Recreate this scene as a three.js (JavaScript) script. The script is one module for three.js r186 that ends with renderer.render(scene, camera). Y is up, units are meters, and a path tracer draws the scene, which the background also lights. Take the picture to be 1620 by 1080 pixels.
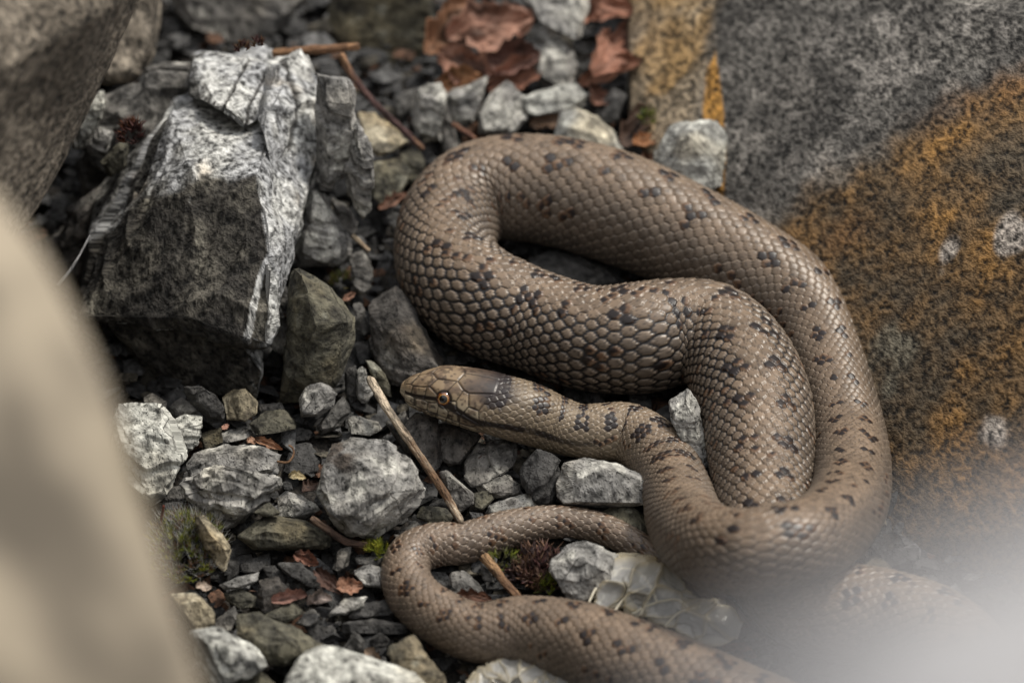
import * as THREE from 'three';
import { ConvexGeometry } from 'three/addons/geometries/ConvexGeometry.js';
import { mergeVertices, mergeGeometries } from 'three/addons/utils/BufferGeometryUtils.js';

// ------------------------------------------------------------------ camera, sky, sun, exposure
const scene = new THREE.Scene();
const PITCH = THREE.MathUtils.degToRad(42), DIST = 0.6, WIDE = 0.19, K = WIDE / 1620;
const sp = Math.sin(PITCH), cp = Math.cos(PITCH);
const camera = new THREE.PerspectiveCamera(2 * Math.atan(540 * K / DIST) * 180 / Math.PI, 1620 / 1080, 0.01, 30);
camera.position.set(0, DIST * sp, DIST * cp);
camera.lookAt(0, 0, 0);
camera.updateMatrixWorld(true);
camera.focus = DIST - 0.031;
camera.userData.fStop = camera.getFocalLength() / 8.4;

const renderer = new THREE.WebGLRenderer({ antialias: true });
renderer.toneMapping = THREE.LinearToneMapping;
renderer.toneMappingExposure = 0.98;
renderer.shadowMap.enabled = true;
renderer.shadowMap.type = THREE.PCFSoftShadowMap;

const SUN = new THREE.Vector3(0.55, 1, -0.42).normalize();
{ // an overcast sky, brighter overhead and towards the veiled sun
  const w = 256, h = 128, data = new Float32Array(w * h * 4), d = new THREE.Vector3();
  for (let j = 0; j < h; j++) for (let i = 0; i < w; i++) {
    const lat = ((j + 0.5) / h - 0.5) * Math.PI, lon = ((i + 0.5) / w - 0.5) * 2 * Math.PI;
    d.set(Math.cos(lat) * Math.cos(lon), Math.sin(lat), Math.cos(lat) * Math.sin(lon));
    const up = Math.max(0, d.y), s = Math.max(0, d.dot(SUN));
    const v = d.y < 0 ? 0.08 : 0.10 + 0.70 * up + 0.9 * Math.pow(s, 4) + 1.2 * Math.pow(s, 24);
    const k = (j * w + i) * 4;
    data[k] = v; data[k + 1] = v; data[k + 2] = v * 1.02; data[k + 3] = 1;
  }
  const sky = new THREE.DataTexture(data, w, h, THREE.RGBAFormat, THREE.FloatType);
  sky.mapping = THREE.EquirectangularReflectionMapping; sky.magFilter = THREE.LinearFilter; sky.needsUpdate = true;
  scene.background = sky; scene.environment = sky;
}
const sun = new THREE.DirectionalLight(new THREE.Color(1, 0.93, 0.82), 2.7);
sun.position.copy(SUN).multiplyScalar(0.8); sun.castShadow = true; sun.shadow.radius = 20;
sun.shadow.mapSize.set(2048, 2048);
Object.assign(sun.shadow.camera, { left: -0.35, right: 0.35, top: 0.35, bottom: -0.35, near: 0.1, far: 2 });
scene.add(sun, sun.target);

// ------------------------------------------------------------------ helpers
const V = (x, y, z) => new THREE.Vector3(x, y, z);
const clamp = (x, a = 0, b = 1) => x < a ? a : x > b ? b : x;
const sstep = (a, b, x) => { const t = clamp((x - a) / (b - a)); return t * t * (3 - 2 * t); };
const mix = (a, b, t) => a + (b - a) * t;
const mix3 = (a, b, t) => [mix(a[0], b[0], t), mix(a[1], b[1], t), mix(a[2], b[2], t)];
function rng(seed) { let s = (seed * 2654435761) >>> 0; return () => { s = (s + 0x6D2B79F5) >>> 0; let t = Math.imul(s ^ (s >>> 15), 1 | s); t = (t + Math.imul(t ^ (t >>> 7), 61 | t)) ^ t; return ((t ^ (t >>> 14)) >>> 0) / 4294967296; }; }
function hash3(i, j, k) { let h = Math.imul(i, 374761393) ^ Math.imul(j, 668265263) ^ Math.imul(k, 1274126177); h = Math.imul(h ^ (h >>> 13), 1274126177); h ^= h >>> 16; h = Math.imul(h, 2246822519); return ((h ^ (h >>> 15)) >>> 0) / 4294967296; }
function noise(x, y, z) { // value noise in -1..1
  const i = Math.floor(x), j = Math.floor(y), k = Math.floor(z);
  let u = x - i, v = y - j, w = z - k; u = u * u * (3 - 2 * u); v = v * v * (3 - 2 * v); w = w * w * (3 - 2 * w);
  const a = mix(mix(hash3(i, j, k), hash3(i + 1, j, k), u), mix(hash3(i, j + 1, k), hash3(i + 1, j + 1, k), u), v);
  const b = mix(mix(hash3(i, j, k + 1), hash3(i + 1, j, k + 1), u), mix(hash3(i, j + 1, k + 1), hash3(i + 1, j + 1, k + 1), u), v);
  return mix(a, b, w) * 2 - 1;
}
function fbm(x, y, z, o = 4) { let s = 0, a = 0.5, f = 1; for (let i = 0; i < o; i++) { s += a * noise(x * f + i * 17.3, y * f - i * 9.1, z * f + i * 5.7); a *= 0.5; f *= 2.03; } return s; }
const FWD = V(0, -sp, -cp), UPV = V(0, cp, -sp);
function rayDir(px, py) { return FWD.clone().multiplyScalar(DIST).addScaledVector(V(1, 0, 0), (px - 810) * K).addScaledVector(UPV, (540 - py) * K); }
function atH(px, py, h) { const d = rayDir(px, py); return camera.position.clone().addScaledVector(d, (h - camera.position.y) / d.y); }
function atD(px, py, d) { return camera.position.clone().addScaledVector(rayDir(px, py), (DIST + d) / DIST); }
function groundDepth(py) { const p = atH(810, py, 0); return p.sub(camera.position).dot(FWD) - DIST; }

const used = {};
function numbered(n) { if (!(n in used)) { used[n] = 0; return n; } used[n]++; return n + '_' + String(used[n]).padStart(3, '0'); }
function tag(o, label, category, group, kind) { if (label) o.userData.label = label; if (category) o.userData.category = category; if (group) o.userData.group = group; if (kind) o.userData.kind = kind; return o; }
function shadowed(m) { m.castShadow = m.receiveShadow = true; return m; }
function mesh(name, geo, mat, parent) { const m = shadowed(new THREE.Mesh(geo, mat)); m.name = parent ? name : numbered(name); (parent || scene).add(m); return m; }
function group(name, at) { const g = new THREE.Group(); g.name = numbered(name); if (at) g.position.copy(at); scene.add(g); return g; }
function centred(geo) { geo.computeBoundingBox(); const b = geo.boundingBox, c = V((b.min.x + b.max.x) / 2, b.min.y, (b.min.z + b.max.z) / 2); geo.translate(-c.x, -c.y, -c.z); return c; }

// fine grain textures, tileable
function grainTexture(seed, size, cells, contrast, speck) {
  const data = new Uint8Array(size * size * 4), r = rng(seed), off = r() * 1000 | 0;
  const per = (x, y, n, s) => { const i = Math.floor(x), j = Math.floor(y); let u = x - i, v = y - j; u = u * u * (3 - 2 * u); v = v * v * (3 - 2 * v); const H = (a, b) => hash3(((a % n) + n) % n, ((b % n) + n) % n, s + off); return mix(mix(H(i, j), H(i + 1, j), u), mix(H(i, j + 1), H(i + 1, j + 1), u), v); };
  for (let y = 0; y < size; y++) for (let x = 0; x < size; x++) {
    let s = 0, a = 0.5, n = cells;
    for (let o = 0; o < 4; o++) { s += a * per(x / size * n, y / size * n, n, o * 13); a *= 0.62; n *= 2; }
    s /= 1.2;
    let v = 0.5 + (s - 0.45) * contrast;
    if (speck && per(x / size * cells * 5, y / size * cells * 5, cells * 5, 99) > 0.86) v -= speck;
    v = clamp(v, 0.04, 1) * 255;
    const k = (y * size + x) * 4; data[k] = data[k + 1] = data[k + 2] = v; data[k + 3] = 255;
  }
  const t = new THREE.DataTexture(data, size, size); t.wrapS = t.wrapT = THREE.RepeatWrapping; t.magFilter = THREE.LinearFilter; t.minFilter = THREE.LinearMipmapLinearFilter; t.generateMipmaps = true; t.needsUpdate = true;
  return t;
}
const grainA = grainTexture(3, 512, 24, 1.5, 0.3), grainB = grainTexture(9, 512, 40, 2.2, 0.25);
const rockMat = new THREE.MeshStandardMaterial({ vertexColors: true, map: grainA, bumpMap: grainA, bumpScale: 0.0005, roughness: 0.92 });
const roughMat = new THREE.MeshStandardMaterial({ vertexColors: true, map: grainB, bumpMap: grainB, bumpScale: 0.00035, roughness: 0.95 });
const grainC = grainTexture(21, 1024, 70, 2.0, 0.2);
const lichenMat = new THREE.MeshStandardMaterial({ vertexColors: true, map: grainC, bumpMap: grainC, bumpScale: 0.0004, roughness: 0.95 }); // two uv units to its tile
grainC.repeat.set(0.5, 0.5);
const TILE = 0.03; // metres covered by one grain tile

// ------------------------------------------------------------------ stones
const qv = new THREE.Vector3();
function refine(pos, idx, L, far = 1) { // split every edge longer than L; past the surroundings of the snake edges may be `far` times as long
  const P = Array.from(pos); let T = Array.from(idx); const L2 = L * L, F2 = far * far;
  for (let pass = 0; pass < 14; pass++) {
    const mids = new Map(), out = []; let any = false; const n0 = P.length / 3;
    const mid = (a, b) => {
      const dx = P[a * 3] - P[b * 3], dy = P[a * 3 + 1] - P[b * 3 + 1], dz = P[a * 3 + 2] - P[b * 3 + 2];
      const l2 = dx * dx + dy * dy + dz * dz; if (l2 <= L2) return -1;
      if (far > 1 && l2 <= L2 * F2 && !nearView(P, a) && !nearView(P, b)) return -1;
      const key = a < b ? a * 4194304 + b : b * 4194304 + a; let m = mids.get(key);
      if (m === undefined) { m = P.length / 3; P.push((P[a * 3] + P[b * 3]) / 2, (P[a * 3 + 1] + P[b * 3 + 1]) / 2, (P[a * 3 + 2] + P[b * 3 + 2]) / 2); mids.set(key, m); }
      any = true; return m;
    };
    for (let t = 0; t < T.length; t += 3) {
      let a = T[t], b = T[t + 1], c = T[t + 2]; let x = mid(a, b), y = mid(b, c), z = mid(c, a);
      const n = (x >= 0) + (y >= 0) + (z >= 0);
      if (n === 0) out.push(a, b, c);
      else if (n === 3) out.push(a, x, z, x, b, y, z, y, c, x, y, z);
      else {
        if (n === 1) { while (x < 0) { [a, b, c] = [b, c, a]; [x, y, z] = [y, z, x]; } out.push(a, x, c, x, b, c); }
        else { while (z >= 0) { [a, b, c] = [b, c, a]; [x, y, z] = [y, z, x]; } out.push(x, b, y, a, x, y, a, y, c); }
      }
    }
    T = out; if (!any) break;
  }
  return [new Float32Array(P), T];
}
function nearView(P, a) { qv.set(P[a * 3], P[a * 3 + 1], P[a * 3 + 2]).project(camera); return Math.abs(qv.x) < 1.15 && Math.abs(qv.y) < 1.2; }
function vertexNormals(P, T) {
  const N = new Float32Array(P.length);
  for (let t = 0; t < T.length; t += 3) {
    const a = T[t] * 3, b = T[t + 1] * 3, c = T[t + 2] * 3;
    const ux = P[b] - P[a], uy = P[b + 1] - P[a + 1], uz = P[b + 2] - P[a + 2], vx = P[c] - P[a], vy = P[c + 1] - P[a + 1], vz = P[c + 2] - P[a + 2];
    const nx = uy * vz - uz * vy, ny = uz * vx - ux * vz, nz = ux * vy - uy * vx;
    for (const i of [a, b, c]) { N[i] += nx; N[i + 1] += ny; N[i + 2] += nz; }
  }
  for (let i = 0; i < N.length; i += 3) { const l = Math.hypot(N[i], N[i + 1], N[i + 2]) || 1; N[i] /= l; N[i + 1] /= l; N[i + 2] /= l; }
  return N;
}
// albedo palettes: [main, second, pale crust, dark stain, amounts of pale and dark, warm tint amount]
const PAL = {
  grey: { a: [0.165, 0.155, 0.140], b: [0.10, 0.096, 0.089], pale: [0.32, 0.31, 0.275], dark: [0.03, 0.028, 0.025], p: 0.30, d: 0.25, w: 0.15 },
  light: { a: [0.285, 0.275, 0.252], b: [0.205, 0.20, 0.19], pale: [0.45, 0.44, 0.395], dark: [0.05, 0.045, 0.04], p: 0.45, d: 0.18, w: 0.1 },
  white: { a: [0.39, 0.385, 0.345], b: [0.28, 0.28, 0.26], pale: [0.53, 0.53, 0.48], dark: [0.07, 0.06, 0.05], p: 0.5, d: 0.2, w: 0.12 },
  dark: { a: [0.07, 0.067, 0.063], b: [0.044, 0.043, 0.042], pale: [0.15, 0.15, 0.145], dark: [0.018, 0.018, 0.018], p: 0.18, d: 0.2, w: 0.1 },
  olive: { a: [0.125, 0.115, 0.08], b: [0.07, 0.066, 0.05], pale: [0.24, 0.235, 0.19], dark: [0.025, 0.022, 0.017], p: 0.25, d: 0.35, w: 0.35 },
  tan: { a: [0.33, 0.28, 0.19], b: [0.22, 0.19, 0.13], pale: [0.48, 0.43, 0.32], dark: [0.05, 0.04, 0.03], p: 0.4, d: 0.2, w: 0.4 },
  rust: { a: [0.11, 0.10, 0.09], b: [0.06, 0.055, 0.05], pale: [0.22, 0.21, 0.19], dark: [0.025, 0.018, 0.013], p: 0.3, d: 0.5, w: 0.5 },
};
function paint(pal, p, n, s, f) { // albedo at a point of the stone; s shifts the noise from stone to stone
  const x = p.x * f, y = p.y * f, z = p.z * f;
  const big = fbm(x * 70 + s, y * 70, z * 70, 3), med = fbm(x * 230, y * 230 + s, z * 230, 3), fine = 0, fine2 = noise(x * 420 + s, y * 420, z * 420);
  let c = mix3(pal.b, pal.a, sstep(-0.35, 0.35, big * 0.7 + med * 0.6));
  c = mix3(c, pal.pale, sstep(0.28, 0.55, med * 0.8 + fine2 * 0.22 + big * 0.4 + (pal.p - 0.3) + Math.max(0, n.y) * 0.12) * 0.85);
  c = mix3(c, pal.dark, sstep(0.32, 0.5, -big * 0.55 + fbm(x * 160 + 31, y * 160, z * 160 + s, 3) * 0.9 + fine * 0.14 + (pal.d - 0.3)) * 0.8);
  const w = sstep(0.1, 0.5, fbm(x * 110 - s, y * 110 + 7, z * 110, 2)) * pal.w;
  c = [c[0] * (1 + 0.35 * w), c[1] * (1 + 0.08 * w), c[2] * (1 - 0.35 * w)];
  const g = 1 + fine * 0.16 + fine2 * 0.1; return [c[0] * g, c[1] * g, c[2] * g];
}
function stoneGeometry(points, o) {
  const seed = o.seed || 1, r = rng(seed);
  let hull = new ConvexGeometry(points); hull.deleteAttribute('normal'); hull.deleteAttribute('uv'); hull = mergeVertices(hull, 1e-6);
  const box = new THREE.Box3().setFromPoints(points), size = box.getSize(V()).length() / 1.9, c = box.getCenter(V());
  const L = o.L || clamp(size / 42, 0.00032, 0.0007);
  const [P, T] = refine(hull.attributes.position.array, hull.index.array, L, o.far);
  const H = vertexNormals(P, T); // normals of the plain hull, averaged at its edges
  const n = P.length / 3, p = V(), d = V(), f = 1 / size, crack = new Float32Array(n);
  const cuts = []; // flat breaks
  for (let i = 0; i < (o.cuts ?? 6); i++) {
    d.set(r() - 0.5, r() - 0.35, r() - 0.5).normalize(); let m = -1;
    for (let j = 0; j < n; j += 3) m = Math.max(m, (P[j * 3] - c.x) * d.x + (P[j * 3 + 1] - c.y) * d.y + (P[j * 3 + 2] - c.z) * d.z);
    cuts.push([d.clone(), m * (0.82 + 0.14 * r())]);
  }
  const bed = V(r() - 0.5, 0.6 + r(), r() - 0.5); if (o.bed) bed.copy(o.bed); bed.normalize();
  const step = o.step || size * (0.09 + 0.08 * r()), stepAmp = (o.stepAmp ?? 0.03) * size, rough = (o.rough ?? 0.75);
  for (let i = 0; i < n; i++) {
    p.set(P[i * 3], P[i * 3 + 1], P[i * 3 + 2]);
    const nx = H[i * 3], ny = H[i * 3 + 1], nz = H[i * 3 + 2];
    for (const [q, lim] of cuts) { const t = (p.x - c.x) * q.x + (p.y - c.y) * q.y + (p.z - c.z) * q.z - lim; if (t > 0) p.addScaledVector(q, -t); }
    const s = seed * 3.17, u = p.x * f, v = p.y * f, w = p.z * f;
    let a = (o.warp ?? 0.022) * size * fbm(u * 2.1 + s, v * 2.1, w * 2.1, 3);
    const lay = p.dot(bed) / step + 0.9 * noise(u * 3, v * 3 + s, w * 3), li = Math.floor(lay), lf = lay - li;
    a += stepAmp * (mix(hash3(li, seed, 5), hash3(li + 1, seed, 5), sstep(0.82, 1, lf)) - 0.5) * 2;
    const rg = 1 - Math.abs(noise(u * 7 + s, v * 7, w * 7)); a += rough * Math.min(0.022 * size, 0.0008) * (rg * rg - 0.5);
    a += rough * (0.00026 * fbm(p.x * 420 + s, p.y * 420, p.z * 420, L < 0.00038 ? 3 : L < 0.0006 ? 2 : 1) + (L < 0.0004 ? 0.00008 * noise(p.x * 1000, p.y * 1000, p.z * 1000) : 0));
    let dk = 0; for (const [q, n, w, dep] of o.cracks || []) { const e = p.clone().sub(q).dot(n) + 0.0011 * fbm(p.x * 130, p.y * 130, p.z * 130 + s, 3), k = Math.exp(-(e * e) / (w * w)); a -= dep * k; dk = Math.max(dk, k); }
    crack[i] = dk;
    P[i * 3] = p.x + nx * a; P[i * 3 + 1] = p.y + ny * a; P[i * 3 + 2] = p.z + nz * a;
  }
  const g = new THREE.BufferGeometry(); g.setAttribute('position', new THREE.BufferAttribute(P, 3)); g.setIndex(T); g.computeVertexNormals();
  const N = g.attributes.normal.array, C = new Float32Array(n * 3), U = new Float32Array(n * 2), nn = V(), pal = typeof o.pal === 'string' ? PAL[o.pal] : o.pal || PAL.grey;
  for (let i = 0; i < n; i++) {
    p.set(P[i * 3], P[i * 3 + 1], P[i * 3 + 2]); nn.set(N[i * 3], N[i * 3 + 1], N[i * 3 + 2]);
    let col = paint(pal, p, nn, seed * 7.7, o.scale || 1); if (o.colour) col = o.colour(p, nn, col); if (crack[i] > 0.2) col = mix3(col, [0.03, 0.027, 0.024], sstep(0.2, 0.8, crack[i]) * 0.85); // dirt in the cracks
    C[i * 3] = col[0] * 1.75; C[i * 3 + 1] = col[1] * 1.75; C[i * 3 + 2] = col[2] * 1.75; // the grain map averages 0.57
    const ax = Math.abs(H[i * 3]), ay = Math.abs(H[i * 3 + 1]), az = Math.abs(H[i * 3 + 2]);
    const [q, t] = o.face && H[i * 3] * o.face[0].x + H[i * 3 + 1] * o.face[0].y + H[i * 3 + 2] * o.face[0].z > 0.6 ? [p.dot(o.face[1]), p.dot(o.face[2])] : ay >= ax && ay >= az ? [p.x, p.z] : ax >= az ? [p.z, p.y] : [p.x, p.y];
    U[i * 2] = q / TILE + seed * 0.37; U[i * 2 + 1] = t / TILE + seed * 0.19;
  }
  g.setAttribute('color', new THREE.BufferAttribute(C, 3)); g.setAttribute('uv', new THREE.BufferAttribute(U, 2));
  return g;
}
const parsePoly = s => s.trim().split(/\s+/).map(q => q.split(',').map(Number));
// a stone measured by its outline in the photograph, put down on the ground, with its own lean and thickness
function stonePoints(poly, o) {
  const r = rng((o.seed || 1) + 77), xs = poly.map(q => q[0]), ys = poly.map(q => q[1]);
  const w = Math.max(...xs) - Math.min(...xs), h = Math.max(...ys) - Math.min(...ys), by = Math.max(...ys), size = Math.min(w, h) * 0.7 + 0.3 * Math.max(w, h);
  const d0 = (o.d ?? groundDepth(by) - (o.h ?? -0.0005) / sp), lean = o.lean ?? 0.3, th = (o.th ?? 0.45) * 0.85 * size * K;
  const depth = py => d0 + lean * (by - py) * K * 1.11;
  const cx = xs.reduce((a, b) => a + b) / xs.length, cy = ys.reduce((a, b) => a + b) / ys.length;
  const fx = (o.fx ?? (r() - 0.5) * 0.25) * w, fy = (o.fy ?? 0.1 + (r() - 0.5) * 0.2) * h, fs = o.fs ?? 0.6 + 0.27 * r();
  const pts = [];
  for (const [x, y] of poly) {
    pts.push(atD(x, y, depth(y)));
    const ix = cx + fx + (x - cx) * fs * (0.85 + 0.3 * r()), iy = cy + fy + (y - cy) * fs * (0.85 + 0.3 * r());
    pts.push(atD(ix, iy, depth(iy) - th * (0.4 + 0.25 * r())));
    const bx = cx + (x - cx) * 0.75, bby = cy + (y - cy) * 0.75; pts.push(atD(bx, bby, depth(bby) + th * (0.7 + 0.3 * r())));
  }
  for (const [x, y, push] of o.ridge || []) pts.push(atD(x, y, depth(y) - push * size * K));
  return pts;
}
let stoneSeed = 10;
function stone(label, poly, o = {}, kindName = 'stone', groupName = 'slate stones of the scree') {
  o = { seed: o.seed || ++stoneSeed, ...o };
  const g = stoneGeometry(stonePoints(parsePoly(poly), o), o), at = centred(g);
  const m = mesh(kindName, g, o.mat || rockMat); m.position.copy(at);
  return tag(m, label, 'stone', groupName);
}
// ------------------------------------------------------------------ ground
{
  const n = 260, P = [], C = [], U = [], T = [], half = 1.6;
  const warp = t => Math.sign(t) * (0.22 * Math.abs(t) + (half - 0.22) * Math.pow(Math.abs(t), 5));
  for (let j = 0; j <= n; j++) for (let i = 0; i <= n; i++) {
    const x = warp(i / n * 2 - 1), z = warp(j / n * 2 - 1);
    const y = -0.004 + 0.0035 * fbm(x * 60, 2.2, z * 60, 3) + 0.0012 * noise(x * 400, 1, z * 400);
    P.push(x, y, z); const v = 0.030 + 0.014 * fbm(x * 130, 5, z * 130, 3);
    C.push(v * 1.9, v * 1.65, v * 1.4); U.push(x / TILE, z / TILE);
    if (i < n && j < n) { const a = j * (n + 1) + i; T.push(a, a + n + 1, a + 1, a + 1, a + n + 1, a + n + 2); }
  }
  const g = new THREE.BufferGeometry(); g.setAttribute('position', new THREE.Float32BufferAttribute(P, 3)); g.setAttribute('color', new THREE.Float32BufferAttribute(C, 3)); g.setAttribute('uv', new THREE.Float32BufferAttribute(U, 2)); g.setIndex(T); g.computeVertexNormals();
  tag(mesh('ground', g, roughMat), 'dark soil between the slate stones', null, null, 'structure');
}
{ // small chips of slate that fill the gaps
  const r = rng(5), holder = group('gravel');
  tag(holder, 'loose dark slate chips filling the gaps between the stones', null, null, 'stuff');
  const mat = new THREE.MeshStandardMaterial({ roughness: 0.92, map: grainA, bumpMap: grainA, bumpScale: 0.0004 });
  const M = new THREE.Matrix4(), q = new THREE.Quaternion(), e = new THREE.Euler(), col = new THREE.Color();
  for (let k = 0; k < 7; k++) {
    const pts = []; const fl = 0.18 + 0.26 * r();
    for (let i = 0; i < 11; i++) { const v = V(r() - 0.5, r() - 0.5, r() - 0.5).normalize(); pts.push(v.multiply(V(0.5 + 0.2 * r(), 0.5 * fl, 0.35 + 0.15 * r()))); }
    const g = new ConvexGeometry(pts); const pos = g.attributes.position, uv = []; for (let i = 0; i < pos.count; i++) uv.push(pos.getX(i) * 0.2 + k * 0.3, pos.getZ(i) * 0.2 + pos.getY(i) * 0.1);
    g.setAttribute('uv', new THREE.Float32BufferAttribute(uv, 2));
    const count = 3200, im = new THREE.InstancedMesh(g, mat, count); im.name = 'gravel_chips'; shadowed(im);
    for (let i = 0; i < count; i++) {
      const wide = i % 3 === 0, x = (r() - 0.5) * (wide ? 0.6 : 0.22), z = (r() - 0.5) * (wide ? 0.6 : 0.3) - 0.0, s = 0.0016 + 0.0056 * Math.pow(r(), 2.4);
      e.set((r() - 0.5) * 0.9, r() * 6.3, (r() - 0.5) * 0.9); q.setFromEuler(e);
      M.compose(V(x, -0.0035 + 0.0052 * r() * (0.4 + 0.6 * r()), z), q, V(s, s, s)); im.setMatrixAt(i, M);
      const t = 0.032 + 0.12 * r() * r(), k = r(); if (k < 0.07) col.setRGB(0.19, 0.10, 0.06); else if (k < 0.2) col.setRGB(t * 2.1, t * 1.85, t * 1.4); else col.setRGB(t * 1.8, t * 1.78, t * 1.75); im.setColorAt(i, col);
    }
    holder.add(im);
  }
}

// ------------------------------------------------------------------ the big lichened boulder on the right
{
  const mm = (x, y, d) => atD(x, y, d * 0.001);
  const pts = [mm(1006, 200, 42), mm(1165, 335, 26), mm(1290, 430, 16), mm(1400, 560, -1), mm(1418, 700, -16), mm(1432, 860, -34), mm(1700, 830, -55),
    mm(1230, 372, 21), mm(1300, 338, 15), mm(1450, 240, -2), mm(1620, 110, -14), mm(1720, 50, -20), mm(1720, 420, -44),
    mm(1000, -70, 66), mm(1140, -70, 46), mm(1152, 185, 33), mm(1400, -80, 33), mm(1640, -80, 12),
    V(0.4, -0.02, -0.3), V(0.07, -0.02, -0.3), V(0.4, 0.11, -0.15), V(0.4, -0.02, 0.2), V(0.14, -0.02, 0.09)];
  const r0 = mm(1620, 110, -14), r1 = mm(1240, 365, 13), axis = r1.clone().sub(r0).normalize(), below = mm(1500, 600, -25).sub(r0); below.addScaledVector(axis, -below.dot(axis)).normalize();
  const t0 = mm(1145, 60, 40), tanDir = V(-1, 0, -0.25).normalize(), left = mm(1122, 110, 41);
  const spots = [[1512, 400, -22, 0.0032], [1506, 440, -22, 0.0026], [1598, 372, -32, 0.0042], [1590, 690, -40, 0.0042], [1450, 575, -18, 0.0085]].map(([x, y, d, q]) => [mm(x, y, d), q]);
  const colour = (p, n, c) => {
    const q = p.clone().sub(r0), e = q.dot(below) + 0.0035 * fbm(p.x * 150, p.y * 150, p.z * 150, 3);
    const f1 = 0, f2 = fbm(p.x * 210, p.y * 210, p.z * 210, 2), f3 = fbm(p.x * 130, p.y * 130, p.z * 130 + 9, 3);
    let g = mix3([0.078, 0.073, 0.066], [0.14, 0.131, 0.117], sstep(-0.3, 0.3, f3 + f1 * 0.3)); g = mix3(g, [0.27, 0.25, 0.225], sstep(0.05, 0.5, f2 + f3 * 0.4) * 0.7);
    let o = mix3([0.085, 0.062, 0.038], [0.165, 0.098, 0.042], sstep(-0.4, 0.2, f2 * 0.6 + f3 * 0.5)); o = mix3(o, [0.31, 0.165, 0.05], sstep(0.05, 0.65, f2 * 0.6 + f3 * 0.6));
    const f5 = fbm(p.x * 42 + 3, p.y * 42, p.z * 42, 3); o = mix3(o, [0.062, 0.054, 0.04], sstep(0.05, 0.4, f5) * 0.7); o = mix3(o, [0.24, 0.115, 0.04], sstep(0.05, 0.4, -f5) * 0.5); g = mix3(g, [0.19, 0.175, 0.155], sstep(0.05, 0.4, f5 + f2 * 0.4) * 0.6); let out = mix3(g, o, sstep(-0.004, 0.006, e + 0.005 * f2));
    const rim = Math.exp(-Math.pow((e + 0.002) / 0.0014, 2)) * sstep(-0.15, 0.4, f2 + f3 * 0.5 + f1 * 0.2); out = mix3(out, [0.34, 0.32, 0.29], rim * 0.55);
    const tan = p.clone().sub(t0).dot(tanDir); // the tan, orange-streaked end of the boulder
    if (tan > -0.004) { let t = mix3([0.23, 0.18, 0.12], [0.36, 0.29, 0.2], sstep(-0.3, 0.3, f3 + f2 * 0.5)); t = mix3(t, [0.42, 0.23, 0.05], sstep(0.0, 0.3, fbm(p.x * 90, p.y * 40, p.z * 90 + 3, 3)) * 0.45); out = mix3(out, t, sstep(-0.001, 0.004, tan + 0.003 * f3) * sstep(0.0, -0.006, e)); }
    const st = p.clone().sub(left); out = mix3(out, [0.42, 0.21, 0.04], sstep(0.0004, -0.0003, Math.abs(st.x - 0.12 * st.y + 0.0012 * f3) - 0.0019 * (1 - Math.pow(st.y / 0.0068, 2))) * 0.9);
    for (const [s, rad] of spots) { const d = p.distanceTo(s) / rad; if (d < 1.4) out = mix3(out, rad > 0.006 ? [0.17, 0.155, 0.115] : [0.42, 0.37, 0.32], sstep(1.15, 0.75, d + 0.5 * f2 + 0.2 * f1) * (rad > 0.006 ? 0.7 : 0.95)); }
    return out;
  };
  const faceN = V(-0.2, 0.68, 0.7).normalize(), faceU = V(1, 0.2, 0.1).addScaledVector(faceN, -faceN.dot(V(1, 0.2, 0.1))).normalize();
  const g = stoneGeometry(pts, { seed: 4, L: 0.00045, far: 12, cuts: 0, warp: 0.012, stepAmp: 0.0004, step: 0.02, rough: 0.6, colour, face: [faceN, faceU, faceN.clone().cross(faceU)] }), at = centred(g);
  const m = mesh('boulder', g, lichenMat); m.position.copy(at);
  tag(m, 'big boulder with grey and orange lichen beside the snake', 'boulder');
}

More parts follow.
